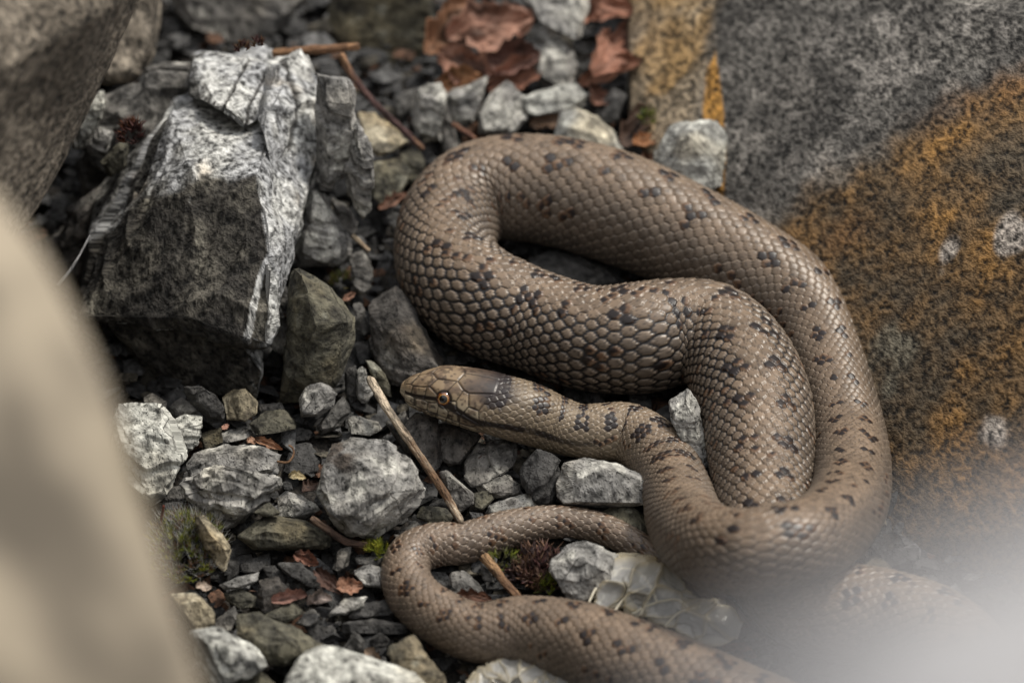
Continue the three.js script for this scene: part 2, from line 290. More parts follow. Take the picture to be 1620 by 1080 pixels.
// ------------------------------------------------------------------ blurred boulders near the lens
{
  const mk = (label, pts, o) => { const g = stoneGeometry(pts, o), at = centred(g); const m = mesh('boulder', g, o.mat || rockMat); m.position.copy(at); return tag(m, label, 'boulder'); };
  const plainMat = new THREE.MeshStandardMaterial({ vertexColors: true, roughness: 0.9 });
  const e1 = parsePoly('-70,225 2,305 66,400 115,500 162,600 198,700 228,800 258,900 290,1000 325,1100 385,1300').map(([x, y]) => atD(x, y, -0.285));
  const softTan = (p, n, c) => { const f = fbm(p.x * 95 + p.y * 50, p.y * 26, p.z * 60, 3) * 1.3 + 0.35 * noise(p.x * 260, p.y * 90, p.z * 200); return mix3(mix3([0.075, 0.064, 0.049], [0.235, 0.20, 0.15], sstep(-0.45, 0.4, f)), [0.085, 0.073, 0.046], sstep(0.05, 0.4, fbm(p.x * 28 + 5, p.y * 28, p.z * 28, 2))); };
  mk('smooth beige boulder out of focus at the near edge', [...e1, atD(-900, 200, -0.29), atD(-700, 1300, -0.33), atD(-500, 700, -0.33), atD(-900, 300, -0.1), V(-0.4, -0.02, 0.1), V(-0.4, -0.02, 0.5), V(-0.16, -0.02, 0.42), V(-0.2, -0.02, 0.15)], { seed: 21, L: 0.004, cuts: 0, warp: 0.02, stepAmp: 0.002, rough: 0.4, colour: softTan, mat: plainMat });
  const brown = (p, n, c) => mix3([0.13, 0.11, 0.085], [0.36, 0.31, 0.245], sstep(-0.35, 0.35, fbm(p.x * 60, p.y * 60, p.z * 60, 3) + 0.35 * noise(p.x * 520, p.y * 520, p.z * 520)));
  mk('brown grey boulder with a straight edge leaning over the pale block', [atD(225, -30, -0.058), atD(140, 150, -0.056), atD(85, 260, -0.056), atD(28, 350, -0.06), atD(-40, 420, -0.07), atD(140, 20, -0.085), atD(40, 190, -0.085), atD(-500, -60, -0.17), atD(-500, 420, -0.17), atD(260, -200, -0.05), atD(120, 120, -0.02), atD(200, -60, 0.0), atD(-300, 0, 0.05), V(-0.4, -0.02, 0.0), V(-0.4, -0.02, -0.2), V(-0.4, 0.1, 0)], { seed: 23, L: 0.0006, far: 10, cuts: 0, warp: 0.015, stepAmp: 0.001, rough: 0.8, colour: brown, mat: roughMat });
  mk('brown rock behind the leaning boulder at the top edge', parsePoly('150,-60 258,-60 246,20 236,85 206,118 170,120 120,100').flatMap(([x, y]) => [atD(x, y, 0.03), atD(x - 15, y, 0.09)]), { seed: 24, L: 0.0012, colour: brown });
  const e2 = parsePoly('1040,1130 1195,1022 1352,935 1510,868 1700,806 1900,765').map(([x, y]) => atD(x, y, -0.502));
  const pale = (p) => { const v = 0.235 + 0.03 * fbm(p.x * 90, p.y * 90, p.z * 90, 3); return [v, v * 0.995, v * 1.02]; };
  mk('pale grey boulder tip wholly out of focus near the lens', [...e2, atD(1150, 1500, -0.5), atD(2000, 1200, -0.49), atD(1500, 1300, -0.52), V(0.02, -0.02, 0.36), V(0.12, -0.02, 0.36), V(0.14, -0.02, 0.46), V(0.0, -0.02, 0.46)], { seed: 26, L: 0.004, cuts: 0, warp: 0.02, stepAmp: 0.0, rough: 0.3, colour: pale, mat: plainMat });
}

// ------------------------------------------------------------------ the pale block of slate, upper left
{
  const root = group('slate_block', atD(340, 625, -0.011));
  tag(root, 'large pale fractured slate block with a dark lichened face', 'stone');
  const mm = (s) => parseD(s);
  function parseD(s) { return s.trim().split(/\s+/).map(q => { const [x, y, d] = q.split(',').map(Number); return atD(x, y, d * 0.001); }); }
  const top = atD(330, 282, -0.0165), edge = atD(405, 278, -0.018).sub(atD(250, 312, -0.014)).normalize(), along = atD(280, 500, -0.022).sub(top), bed = V(0.55, 0.2, 0.4); along.addScaledVector(edge, -along.dot(edge)).normalize();
  const blockColour = (p, n, c) => {
    const f1 = 0, f2 = fbm(p.x * 230, p.y * 230, p.z * 230, 2), f3 = fbm(p.x * 110, p.y * 110, p.z * 110, 3), f4 = fbm(p.x * 240 + 4, p.y * 240, p.z * 240, 3);
    let pale = mix3([0.33, 0.335, 0.34], [0.50, 0.50, 0.475], sstep(-0.25, 0.3, f3 + f2 * 0.5 + f1 * 0.15)); pale = mix3(pale, [0.06, 0.055, 0.05], sstep(0.26, 0.5, f4 + f2 * 0.25) * 0.6); pale = mix3(pale, [0.36, 0.27, 0.16], sstep(0.25, 0.5, fbm(p.x * 90, p.y * 90 + 6, p.z * 90, 3)) * 0.5);
    let dark = mix3([0.036, 0.033, 0.029], [0.098, 0.090, 0.074], sstep(-0.25, 0.35, f3 + f4 * 0.5)); dark = mix3(dark, [0.22, 0.205, 0.165], sstep(0.15, 0.55, f2 + f3 * 0.4) * 0.7);
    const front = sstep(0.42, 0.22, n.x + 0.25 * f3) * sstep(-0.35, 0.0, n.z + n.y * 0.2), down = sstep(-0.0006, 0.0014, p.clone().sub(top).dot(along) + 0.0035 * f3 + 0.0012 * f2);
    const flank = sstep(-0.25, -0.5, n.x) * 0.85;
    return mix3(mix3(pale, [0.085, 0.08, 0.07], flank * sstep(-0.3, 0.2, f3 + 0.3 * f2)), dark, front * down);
  };
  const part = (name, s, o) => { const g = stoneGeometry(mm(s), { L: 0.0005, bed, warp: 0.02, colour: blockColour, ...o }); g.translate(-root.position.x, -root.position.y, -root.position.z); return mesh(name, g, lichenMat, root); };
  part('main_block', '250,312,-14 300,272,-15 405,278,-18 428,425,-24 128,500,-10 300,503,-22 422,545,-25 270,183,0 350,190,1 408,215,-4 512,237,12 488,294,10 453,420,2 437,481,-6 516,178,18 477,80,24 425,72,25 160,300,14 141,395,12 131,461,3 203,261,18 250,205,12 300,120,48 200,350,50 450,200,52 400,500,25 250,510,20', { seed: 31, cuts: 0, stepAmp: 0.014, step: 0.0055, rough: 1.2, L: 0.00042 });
  part('lower_ledge', '165,508,-6 300,512,-16 418,548,-18 412,590,-14 406,630,-12 300,624,-8 236,592,-3 195,548,-1 400,560,20 250,560,20 320,500,20', { seed: 32, cuts: 3, stepAmp: 0.01, step: 0.005 });
  part('upper_block', '303,92,8 330,78,12 376,88,10 424,104,5 427,150,-2 418,183,-7 398,196,-8 370,188,-7 345,168,-5 318,162,-2 302,150,3 310,90,45 420,100,45 400,180,35 320,160,35', { seed: 33, cuts: 5, stepAmp: 0.014, step: 0.006, L: 0.00036, cracks: [[atD(368, 130, 0), V(1, 0.22, 0.25).normalize(), 0.0003, 0.0008], [atD(408, 145, 0), V(1, 0.2, 0.2).normalize(), 0.0003, 0.0006]] });
  part('side_slab', '430,102,6 476,74,16 485,98,16 515,172,11 511,232,6 480,310,1 462,372,-3 436,300,-8 424,240,-9 414,195,-9 440,120,45 500,180,40 460,320,30', { seed: 34, cuts: 3, stepAmp: 0.018, step: 0.0042, L: 0.0004, cracks: [[atD(440, 240, -0.004), V(0.35, 1, 0.2).normalize(), 0.0004, 0.0007]] });
  part('flank_layer', '175,300,10 205,255,12 255,212,6 268,190,2 262,250,-6 235,330,-8 205,400,-6 165,440,0 150,400,10 200,300,40', { seed: 35, cuts: 2, stepAmp: 0.012, step: 0.003, bed: V(1, 0.1, 0.4), colour: (p, n, c) => { const f = fbm(p.x * 200, p.y * 60, p.z * 200, 3); return mix3([0.06, 0.056, 0.05], [0.19, 0.185, 0.165], sstep(-0.1, 0.45, f)); } });
}
// ------------------------------------------------------------------ the stones of the scree, one by one
// upper left, behind and beside the pale block
stone('upright ribbed pale fragment beside the leaning boulder edge', '119,178 141,148 163,144 160,174 137,219 115,233 111,193', { pal: 'white', d: 0.012, lean: -0.3, th: 0.7, stepAmp: 0.06 });
stone('ribbed grey splinter low on the left flank of the pale block', '133,230 159,200 178,207 166,248 141,248', { pal: 'light', d: 0.008, lean: -0.3, th: 0.7, stepAmp: 0.06 });
stone('olive grey wedge under the dried red moss', '156,256 189,219 204,222 200,262 172,280', { pal: 'olive', d: 0.004, lean: -0.3, th: 0.7 });
stone('broad layered dark rock behind the left flank of the pale block', '140,165 190,140 250,118 300,122 290,190 225,235 170,310 140,330 118,262', { pal: 'grey', d: 0.026, lean: -0.35, th: 0.7, stepAmp: 0.05, step: 0.004, cuts: 3 });
stone('dark brown block low between the leaning boulder and the pale block', '60,420 110,330 160,300 170,360 140,450 90,500', { pal: 'rust', d: 0.02, lean: -0.3, th: 0.7, stepAmp: 0.05, cuts: 3 });
stone('rough grey knob left of the topmost pale block', '226,106 259,97 302,98 309,120 300,178 256,188 240,172 256,126', { pal: 'grey', d: 0.03, lean: -0.3, th: 0.8, stepAmp: 0.05 });
stone('small striped fragments between the grey knob and the leaning boulder', '174,156 219,141 240,148 225,182 190,184', { pal: 'light', d: 0.03, lean: -0.2, th: 0.7, stepAmp: 0.07 });
stone('dark rock in the shade left of the pale block', '60,340 100,322 141,352 150,430 110,470 70,430', { pal: 'dark', d: 0.03, lean: -0.2, th: 0.8 });
stone('dark stone low in the shade under the pale block', '110,520 180,540 230,590 270,630 200,650 120,600', { pal: 'dark', d: 0.012, lean: -0.2, th: 0.8 });
stone('big grey stone behind the pale block at the top edge', '266,-50 484,-50 484,0 462,45 442,66 408,54 366,64 328,40 283,17', { pal: 'grey', d: 0.075, lean: -0.2, th: 0.6 });
stone('dark rock in the gap beneath the big grey top stone', '240,40 330,60 440,70 520,60 520,110 300,120 240,110', { pal: 'dark', d: 0.10, lean: 0.2, th: 0.5 });
// right of the pale block
stone('tall grey slab standing against the right side of the pale block', '497,107 517,104 549,117 562,142 564,194 556,221 552,259 524,301 500,296 507,249 508,187 500,131', { pal: 'light', d: 0.006, lean: -0.35, th: 0.7, fx: 0.12, h: 0.01 });
stone('thin pale slab on edge right of the tall standing slab', '562,190 587,221 588,242 583,332 573,349 560,330 545,283 552,242', { pal: 'light', d: 0.006, lean: -0.5, th: 0.9, fx: 0.15 });
stone('tan flat stone under the upper stick', '566,176 597,180 649,225 621,242 588,247 573,207', { pal: 'tan', h: 0.008, lean: 0.7, th: 0.4 });
stone('olive rock below the tan flat stone', '588,252 635,252 652,270 642,294 614,325 588,308', { pal: 'olive', th: 0.6, h: 0.003 });
stone('small brown stone touching the upper left of the snake coil', '632,242 665,236 675,263 649,298 634,280', { pal: 'olive', th: 0.6 });
stone('blocky grey stone with a pale lit face below the tall slab', '490,300 507,297 523,323 557,363 553,403 540,423 510,419 470,425 463,400 470,350', { pal: 'light', lean: -0.2, th: 0.8, h: 0.004, ridge: [[512, 360, 0.5], [516, 412, 0.45]] });
stone('grey stone wedged behind the blocky pale-faced stone', '523,313 547,323 567,353 560,372 530,350', { pal: 'grey', lean: 0, th: 0.6, h: 0.008 });
stone('rounded grey pebble under the blocky pale-faced stone', '553,403 573,398 590,420 588,450 573,463 553,447', { pal: 'grey', th: 0.7, h: 0.003 });
stone('large olive angular rock with a sharp pale ridge', '462,423 473,420 520,455 563,500 556,560 535,613 470,640 443,637 455,587 470,500', { pal: 'olive', lean: -0.15, th: 0.7, cuts: 5, ridge: [[500, 515, 0.6], [552, 510, 0.4], [480, 440, 0.35]] });
stone('long dark stone under the left bend of the snake', '580,473 617,440 645,470 665,520 700,570 690,600 653,600 607,603 583,540', { pal: 'rust', lean: 0.1, th: 0.7, cuts: 5, ridge: [[628, 520, 0.45], [655, 575, 0.45]] });
stone('small grey chip between the olive rock and the dark long stone', '556,480 573,478 588,527 575,536 560,525', { pal: 'grey', th: 0.5, h: 0.002 });
stone('narrow grey chip at the left of the olive rock tip', '438,457 453,452 466,487 453,503 440,480', { pal: 'grey', th: 0.7, h: 0.008 });
stone('grey stone squeezed between pale block and olive rock', '428,495 463,507 460,543 440,560 426,540', { pal: 'grey', th: 0.7, h: 0.004 });
stone('little dark stone below the narrow chips', '560,540 587,540 592,560 567,568', { pal: 'dark', th: 0.6 });
stone('pale sliver standing beside the top of the long twig', '565,581 576,578 580,602 590,623 582,642 565,628', { pal: 'light', lean: -0.4, th: 0.8 });
stone('brown sliver behind the top of the long twig', '577,568 588,568 614,599 620,628 602,622', { pal: 'olive', lean: -0.2, th: 0.6 });
stone('black wet stone left of the pale sliver', '545,585 562,575 566,630 552,640 544,620', { pal: 'dark', lean: -0.2, th: 0.6 });
// along the foot of the pale block
stone('dark grey slate wedge leaning on the foot of the pale block', '291,609 312,608 340,626 357,650 354,668 333,671 309,646 291,626', { pal: 'dark', h: 0.004, lean: -0.1, th: 0.5, fy: -0.05 });
stone('stone with a tan top right of the dark slate wedge', '352,629 367,614 388,614 407,634 405,653 385,666 360,664', { pal: 'tan', h: 0.003, th: 0.7 });
stone('small grey stone left of the dark slate wedge', '226,628 239,620 264,636 262,648 236,646', { pal: 'grey', h: 0.003, th: 0.6 });
stone('flat grey stone just under the dark slate wedge', '265,642 288,627 314,650 309,660 274,660', { pal: 'grey', h: 0.001, th: 0.5 });
stone('long flat olive grey stone below the tan-topped stone', '390,671 419,650 447,646 469,664 473,676 437,682 402,688', { pal: 'olive', h: 0.003, lean: 0.5, th: 0.5 });
stone('thin flat stone left of the long flat olive one', '329,693 367,678 388,674 402,686 381,697 340,704', { pal: 'light', h: 0.001, lean: 0.6, th: 0.4 });
stone('squarish grey stone in front of the olive angular rock', '471,631 486,610 516,605 533,622 527,645 506,660 475,662', { pal: 'light', h: 0.003, lean: 0, th: 0.8 });
stone('grey stone leaning right of the squarish stone', '499,676 523,650 544,626 555,653 535,680 506,690', { pal: 'grey', h: 0.0, th: 0.6 });
stone('oblong grey stone left of the long twig', '547,660 568,657 599,667 605,679 589,687 551,684', { pal: 'grey', h: 0.002, lean: 0.3, th: 0.7 });
stone('little bar of grey slate above the long flat olive stone', '409,640 447,636 450,648 411,652', { pal: 'grey', th: 0.7, h: 0.002 });
stone('dark flat slate under the long flat olive stone', '416,688 471,678 497,681 492,693 447,702 420,699', { pal: 'dark', lean: 0.5, th: 0.5 });
// left field
stone('rough white-veined stone against the blurred beige boulder', '180,650 212,640 253,640 270,660 266,681 284,698 293,722 276,752 262,756 234,794 201,760 170,700', { pal: 'white', h: 0.0, lean: 0.1, th: 0.7, stepAmp: 0.05 });
stone('white-topped stone right of the white-veined stone', '265,669 290,657 319,657 313,698 291,726 280,700', { pal: 'white', h: 0.001, lean: 0.1, th: 0.7 });
stone('dark pebble below the white-veined stone', '243,787 260,773 291,767 300,788 281,801 253,801', { pal: 'grey', th: 0.6 });
stone('brown chip between the white-topped stone and the pale ledge', '314,686 350,676 352,700 322,714', { pal: 'olive', th: 0.6, h: 0.001 });
stone('pale grey stone forming the upper ledge of a broken pair', '286,743 305,716 354,702 381,705 405,700 448,718 435,752 367,762 298,762', { pal: 'light', h: 0.003, lean: 0.35, th: 0.4, stepAmp: 0.045, fs: 0.75, fy: -0.02 });
stone('rough lit grey stone, lower one of the broken pair', '289,760 340,738 399,750 447,755 441,773 402,801 374,832 354,835 333,825 312,801 291,787', { pal: 'light', h: 0.002, lean: 0.0, th: 0.55, stepAmp: 0.05, fs: 0.7, fy: -0.12, rough: 1.8 });
stone('dark flat slate right of the pale upper ledge', '447,745 464,705 492,695 508,722 499,749 464,750', { pal: 'dark', lean: 0.7, th: 0.4 });
stone('olive long stone under the broken pair', '367,845 400,822 416,812 450,816 488,823 534,856 523,866 492,870 461,863 399,871', { pal: 'olive', h: 0.002, lean: 0.2, th: 0.6, ridge: [[420, 840, 0.4], [500, 850, 0.3]] });
stone('brownish chip on top of the olive long stone', '397,812 426,793 444,812 420,818', { pal: 'olive', h: 0.007, th: 0.6 });
stone('wedge with a pale tip left of the big rounded stone', '438,787 450,774 464,779 500,797 508,807 481,821 443,818', { pal: 'light', h: 0.001, lean: 0.2, th: 0.6 });
stone('big rounded grey stone with brown stains left of the twig', '500,743 517,702 554,690 609,696 658,738 677,774 644,828 592,854 551,849 524,818 504,776', { pal: { ...PAL.light, dark: [0.05, 0.033, 0.022], d: 0.5, w: 0.3 }, h: 0.003, lean: 0.1, th: 0.65, fx: -0.1, fy: 0.05, fs: 0.6 });
stone('thin tan slab standing beside the moss', '303,816 322,812 350,845 366,870 359,902 343,894 322,859', { pal: 'tan', h: 0.002, lean: -0.3, th: 0.7 });
stone('large brown rock right of the long twig below the snake head', '637,676 658,653 692,655 699,726 678,749 650,702', { pal: 'rust', h: 0.001, lean: 0.2, th: 0.6 });
stone('dark rock directly under the snake head', '689,664 729,670 760,690 730,735 709,738 693,722', { pal: 'rust', h: 0.001, lean: 0.2, th: 0.5 });
stone('knobbly grey stone right of the lower twig', '695,746 705,740 722,765 749,782 750,798 726,812 705,791', { pal: 'grey', h: 0.002, lean: 0.1, th: 0.6 });
stone('dark triangular slab under the snake chin', '727,747 757,700 819,690 822,722 781,749 740,763', { pal: 'grey', h: 0.002, lean: 0.5, th: 0.4 });
stone('smooth grey stone below the dark triangular slab', '746,763 770,754 802,745 823,765 819,784 785,789 754,781', { pal: 'grey', h: 0.001, lean: 0.3, th: 0.5 });
stone('broad pale grey slab under the bend of the neck', '879,765 892,732 923,722 982,735 1030,755 1034,796 947,806 881,803', { pal: 'light', h: 0.003, lean: 0.1, th: 0.6, fs: 0.8, fy: 0.05, stepAmp: 0.01 });
stone('flat pale stone touching the top of the tail loop', '762,812 781,794 843,779 857,798 850,806 795,814', { pal: 'light', h: 0.001, lean: 0.6, th: 0.5, fs: 0.85, fy: 0 });
stone('dark upright rock left of the broad pale slab', '821,744 850,711 887,716 883,780 873,801 854,798 826,763', { pal: 'dark', lean: 0, th: 0.6, h: 0.001 });
stone('olive stone between the broad slab and the tail', '942,815 968,801 999,803 1025,817 1030,850 999,848 955,835', { pal: 'olive', h: 0.001, th: 0.6 });
stone('grey stone with yellow crust inside the tail loop', '876,884 895,863 926,858 985,880 996,897 955,935 933,951 899,948 882,915', { pal: { ...PAL.light, dark: [0.05, 0.043, 0.025], d: 0.4, w: 0.4 }, h: 0.002, lean: 0.0, th: 0.7 });
stone('pale smooth stone between the neck and the thick coil', '1059,633 1089,606 1103,630 1120,695 1130,760 1108,740 1078,680', { pal: 'light', h: 0.002, lean: -0.1, th: 0.5, fs: 0.8 });
stone('small brown stone at the lower end of the big rounded stone', '655,818 667,801 705,804 721,816 709,831 674,829', { pal: 'olive', h: 0.002, th: 0.6 });
stone('small pale stone peeping over the left end of the tail loop', '662,843 679,823 703,832 690,846', { pal: 'tan', h: 0.002, th: 0.7 });
stone('small grey stone between the big rounded stone and the tail loop', '629,841 664,823 673,834 643,848', { pal: 'grey', h: 0.001, th: 0.6 });
stone('tiny grey stone at the outer left of the tail loop', '622,845 644,846 632,864', { pal: 'grey', h: 0.002, th: 0.7 });
stone('little grey stone left of the flat pale one', '745,779 774,773 781,789 764,805 747,798', { pal: 'olive', h: 0.001, th: 0.6 });
stone('grey stone hidden behind the long twig', '610,668 640,650 660,690 668,730 640,715', { pal: 'grey', h: 0.0, th: 0.5 });
// top middle
stone('broad brown slab at the top left of the leaf litter', '519,-40 689,-40 682,114 660,147 607,158 556,116 522,104', { pal: { ...PAL.olive, a: [0.14, 0.12, 0.075] }, d: 0.075, lean: -0.3, th: 0.4, fs: 0.85, fy: 0, stepAmp: 0.01 });
stone('light grey stone in the brown leaves at the top edge', '801,-40 931,-40 933,13 918,60 893,51 869,38 836,20', { pal: 'light', h: 0.012, lean: 0.4, th: 0.6 });
stone('rounded pale pebble among the brown leaves', '840,71 871,59 898,65 915,96 911,129 891,133 874,120 840,109', { pal: { ...PAL.light, w: 0.5 }, h: 0.005, lean: 0.1, th: 0.8 });
stone('flat pale stone lying under the rounded pebble', '820,151 876,147 902,131 924,133 935,151 922,168 849,182 824,173', { pal: 'white', h: 0.005, lean: 0.3, th: 0.7 });
stone('lobed grey stone behind the top of the coil', '756,178 780,144 804,124 826,142 824,171 831,189 813,208 784,212 756,212', { pal: 'light', h: 0.003, lean: 0.2, th: 0.6, stepAmp: 0.05 });
stone('grey stone with a dark left face between two pale ones', '702,149 747,136 771,120 766,153 746,195 711,206', { pal: 'light', h: 0.003, lean: 0.0, th: 0.8, fx: 0.05 });
stone('bright upright grey slab above the left of the coil', '661,140 697,122 706,152 697,225 655,212 647,200', { pal: 'light', h: 0.004, lean: -0.2, th: 0.7, fs: 0.75 });
stone('dark splinter right of the bright upright slab', '700,156 713,173 727,230 698,240', { pal: 'grey', h: 0.0, lean: 0.0, th: 0.7 });
stone('grey stone left of the bright upright slab', '623,151 661,138 656,172 630,190', { pal: 'grey', h: 0.001, lean: 0.2, th: 0.6 });
stone('whitish block just behind the top right of the coil', '885,180 911,173 944,184 976,211 1000,247 930,252 875,225', { pal: { ...PAL.white, w: 0.4 }, h: 0.002, lean: 0.1, th: 0.7, ridge: [[920, 190, 0.3]] });
stone('blue black slate between the whitish block and the orange pebble', '934,186 971,133 991,151 978,190 956,202', { pal: 'dark', lean: 0.2, th: 0.5, h: 0.003 });
stone('tiny white pebble above the orange pebble', '991,116 1009,114 1009,144 994,149', { pal: 'white', h: 0.003, th: 0.9 });
stone('orange pebble at the foot of the boulder', '996,146 1022,151 1024,166 1000,168', { pal: { ...PAL.tan, a: [0.5, 0.27, 0.05], b: [0.42, 0.2, 0.04], pale: [0.55, 0.36, 0.12] }, h: 0.002, th: 0.8 });
stone('pale cracked block between the coil and the boulder', '1034,242 1050,206 1071,184 1131,184 1158,222 1160,284 1118,311 1078,288 1045,270', { pal: { ...PAL.white, w: 0.25 }, h: 0.006, lean: 0.0, th: 0.75, cuts: 6, stepAmp: 0.012, seed: 901, ridge: [[1092, 215, 0.55], [1105, 270, 0.4]] });
stone('dark stone under the pale cracked block', '1075,285 1120,305 1165,285 1165,325 1130,340', { pal: 'grey', h: 0.0, th: 0.6 });
stone('white stone showing along the back of the right coil', '1180,345 1211,349 1268,369 1268,390 1220,390 1180,370', { pal: 'white', h: 0.008, lean: 0.3, th: 0.6 });
stone('grey stone in the hollow between the two thick coils', '830,405 880,392 950,420 1000,448 940,470 850,440', { pal: 'dark', h: 0.0, lean: 0.6, th: 0.4 });
// bottom left
stone('large pale flat stone at the bottom edge', '447,1085 482,1030 517,1020 572,1036 669,1074 710,1110 440,1120', { pal: { ...PAL.white, p: 0.6, d: 0.1, w: 0.35 }, h: 0.006, lean: 0.4, th: 0.6, fs: 0.8, fy: 0 });
stone('brown wedge of slate above the large pale flat stone', '375,967 406,968 465,991 519,1022 461,1055 440,1052 411,1017 375,989', { pal: 'olive', h: 0.004, lean: 0.3, th: 0.6, ridge: [[450, 1010, 0.4]] });
stone('whitish stone with a grey lower half in the bottom left', '300,996 337,990 371,1012 377,1022 409,1029 420,1052 389,1069 337,1085 314,1036', { pal: { ...PAL.white, w: 0 }, h: 0.006, lean: 0.1, th: 0.7, stepAmp: 0.05 });
stone('tan stone beside the blurred boulder below the moss', '270,940 309,937 339,967 335,991 300,995', { pal: 'tan', h: 0.003, lean: 0.2, th: 0.6 });
stone('flat grey slate with a lit upper face below the tan slab', '345,925 378,911 411,904 411,920 385,931 354,934', { pal: 'light', h: 0.003, lean: 0.5, th: 0.5 });
stone('small olive stone under the flat lit slate', '354,938 382,932 408,946 404,960 378,962 358,951', { pal: 'olive', h: 0.001, th: 0.6 });
stone('brown grey stone right of the small olive stone', '409,918 440,911 453,932 449,955 427,969 407,962', { pal: 'rust', h: 0.001, th: 0.6 });
stone('long black slate pointing at the tail loop', '438,891 475,887 515,918 512,931 482,927 447,906', { pal: 'dark', h: 0.002, lean: 0.3, th: 0.5 });
stone('thin dark slate left of the long black slate', '411,896 434,894 453,913 453,924 427,917', { pal: 'dark', h: 0.001, lean: 0.5, th: 0.5 });
stone('dark flat slate below the olive long stone', '378,891 427,875 427,894 406,906 383,905', { pal: 'dark', h: 0.001, lean: 0.6, th: 0.4 });
stone('rounded light grey stone touching the left of the tail loop', '556,904 586,892 612,899 615,931 579,927', { pal: 'light', h: 0.002, lean: 0.2, th: 0.6 });
stone('flat grey slate pointing up below the rounded light stone', '515,976 544,946 581,944 574,958 548,972', { pal: 'light', h: 0.003, lean: 0.6, th: 0.4 });
stone('dark slate tucked under the left of the tail loop', '559,958 613,948 632,972 551,981', { pal: 'dark', h: 0.001, lean: 0.4, th: 0.5 });
stone('long black slate bar under the lower tail', '537,984 586,979 645,986 645,1003 542,1003', { pal: 'dark', h: 0.001, lean: 0.2, th: 0.7 });
stone('small upright grey triangle above the pale flat stone', '539,1027 561,996 579,1012 574,1031', { pal: 'grey', h: 0.002, lean: -0.1, th: 0.6 });
stone('dark round pebble right of the grey triangle', '584,1010 599,999 614,1012 608,1031 589,1034', { pal: 'dark', h: 0.0, lean: 0, th: 0.9 });
stone('brown pointed stone right of the dark round pebble', '618,1017 655,1006 702,1070 705,1085 648,1069 620,1045', { pal: { ...PAL.olive, a: [0.17, 0.14, 0.09] }, h: 0.003, lean: 0.2, th: 0.6 });
stone('grey brown stone above the brown wedge', '414,976 461,947 479,965 447,986 430,989', { pal: 'olive', h: 0.002, lean: 0.3, th: 0.6 });
stone('grey chip right of the grey brown stone', '466,986 494,959 506,974 489,989', { pal: 'grey', h: 0.002, lean: 0.4, th: 0.6 });
stone('narrow grey slate standing above the tail loop side', '525,900 537,866 557,864 550,894 537,906', { pal: 'grey', h: 0.002, lean: 0.2, th: 0.5 });
stone('thin grey slate lying beside the green moss', '559,882 603,882 605,896 565,892', { pal: 'grey', h: 0.002, lean: 0.5, th: 0.6 });
stone('grey slate chip right of the tan stone', '337,982 371,958 380,977 368,993 340,993', { pal: 'grey', h: 0.001, lean: 0.3, th: 0.5 });
stone('dark chip right of the tan standing slab', '357,887 378,882 380,904 357,917', { pal: 'dark', th: 0.6 });
stone('black chip right of the brown grey stone', '454,920 482,915 489,931 461,933', { pal: 'dark', th: 0.6, h: 0.001 });
stone('grey blue slate inside the left of the tail loop', '708,908 731,899 760,925 767,941 741,944 712,927', { pal: 'grey', h: 0.001, lean: 0.3, th: 0.5 });
stone('small slate chip at the inner edge of the tail loop', '710,934 729,927 738,948 716,955', { pal: 'grey', h: 0.001, th: 0.6 });
stone('grey sliver beside the hidden twig inside the tail loop', '758,891 774,902 783,922 764,920', { pal: 'grey', h: 0.001, th: 0.6 });
stone('dark stone at the bottom edge left of the pale flat stone', '362,1072 406,1060 436,1082 371,1095', { pal: 'olive', h: 0.003, th: 0.6 });
stone('black slate between the grey chip and the slate bar', '480,989 530,985 532,1015 501,1020', { pal: 'dark', h: 0.0, lean: 0.4, th: 0.5 });
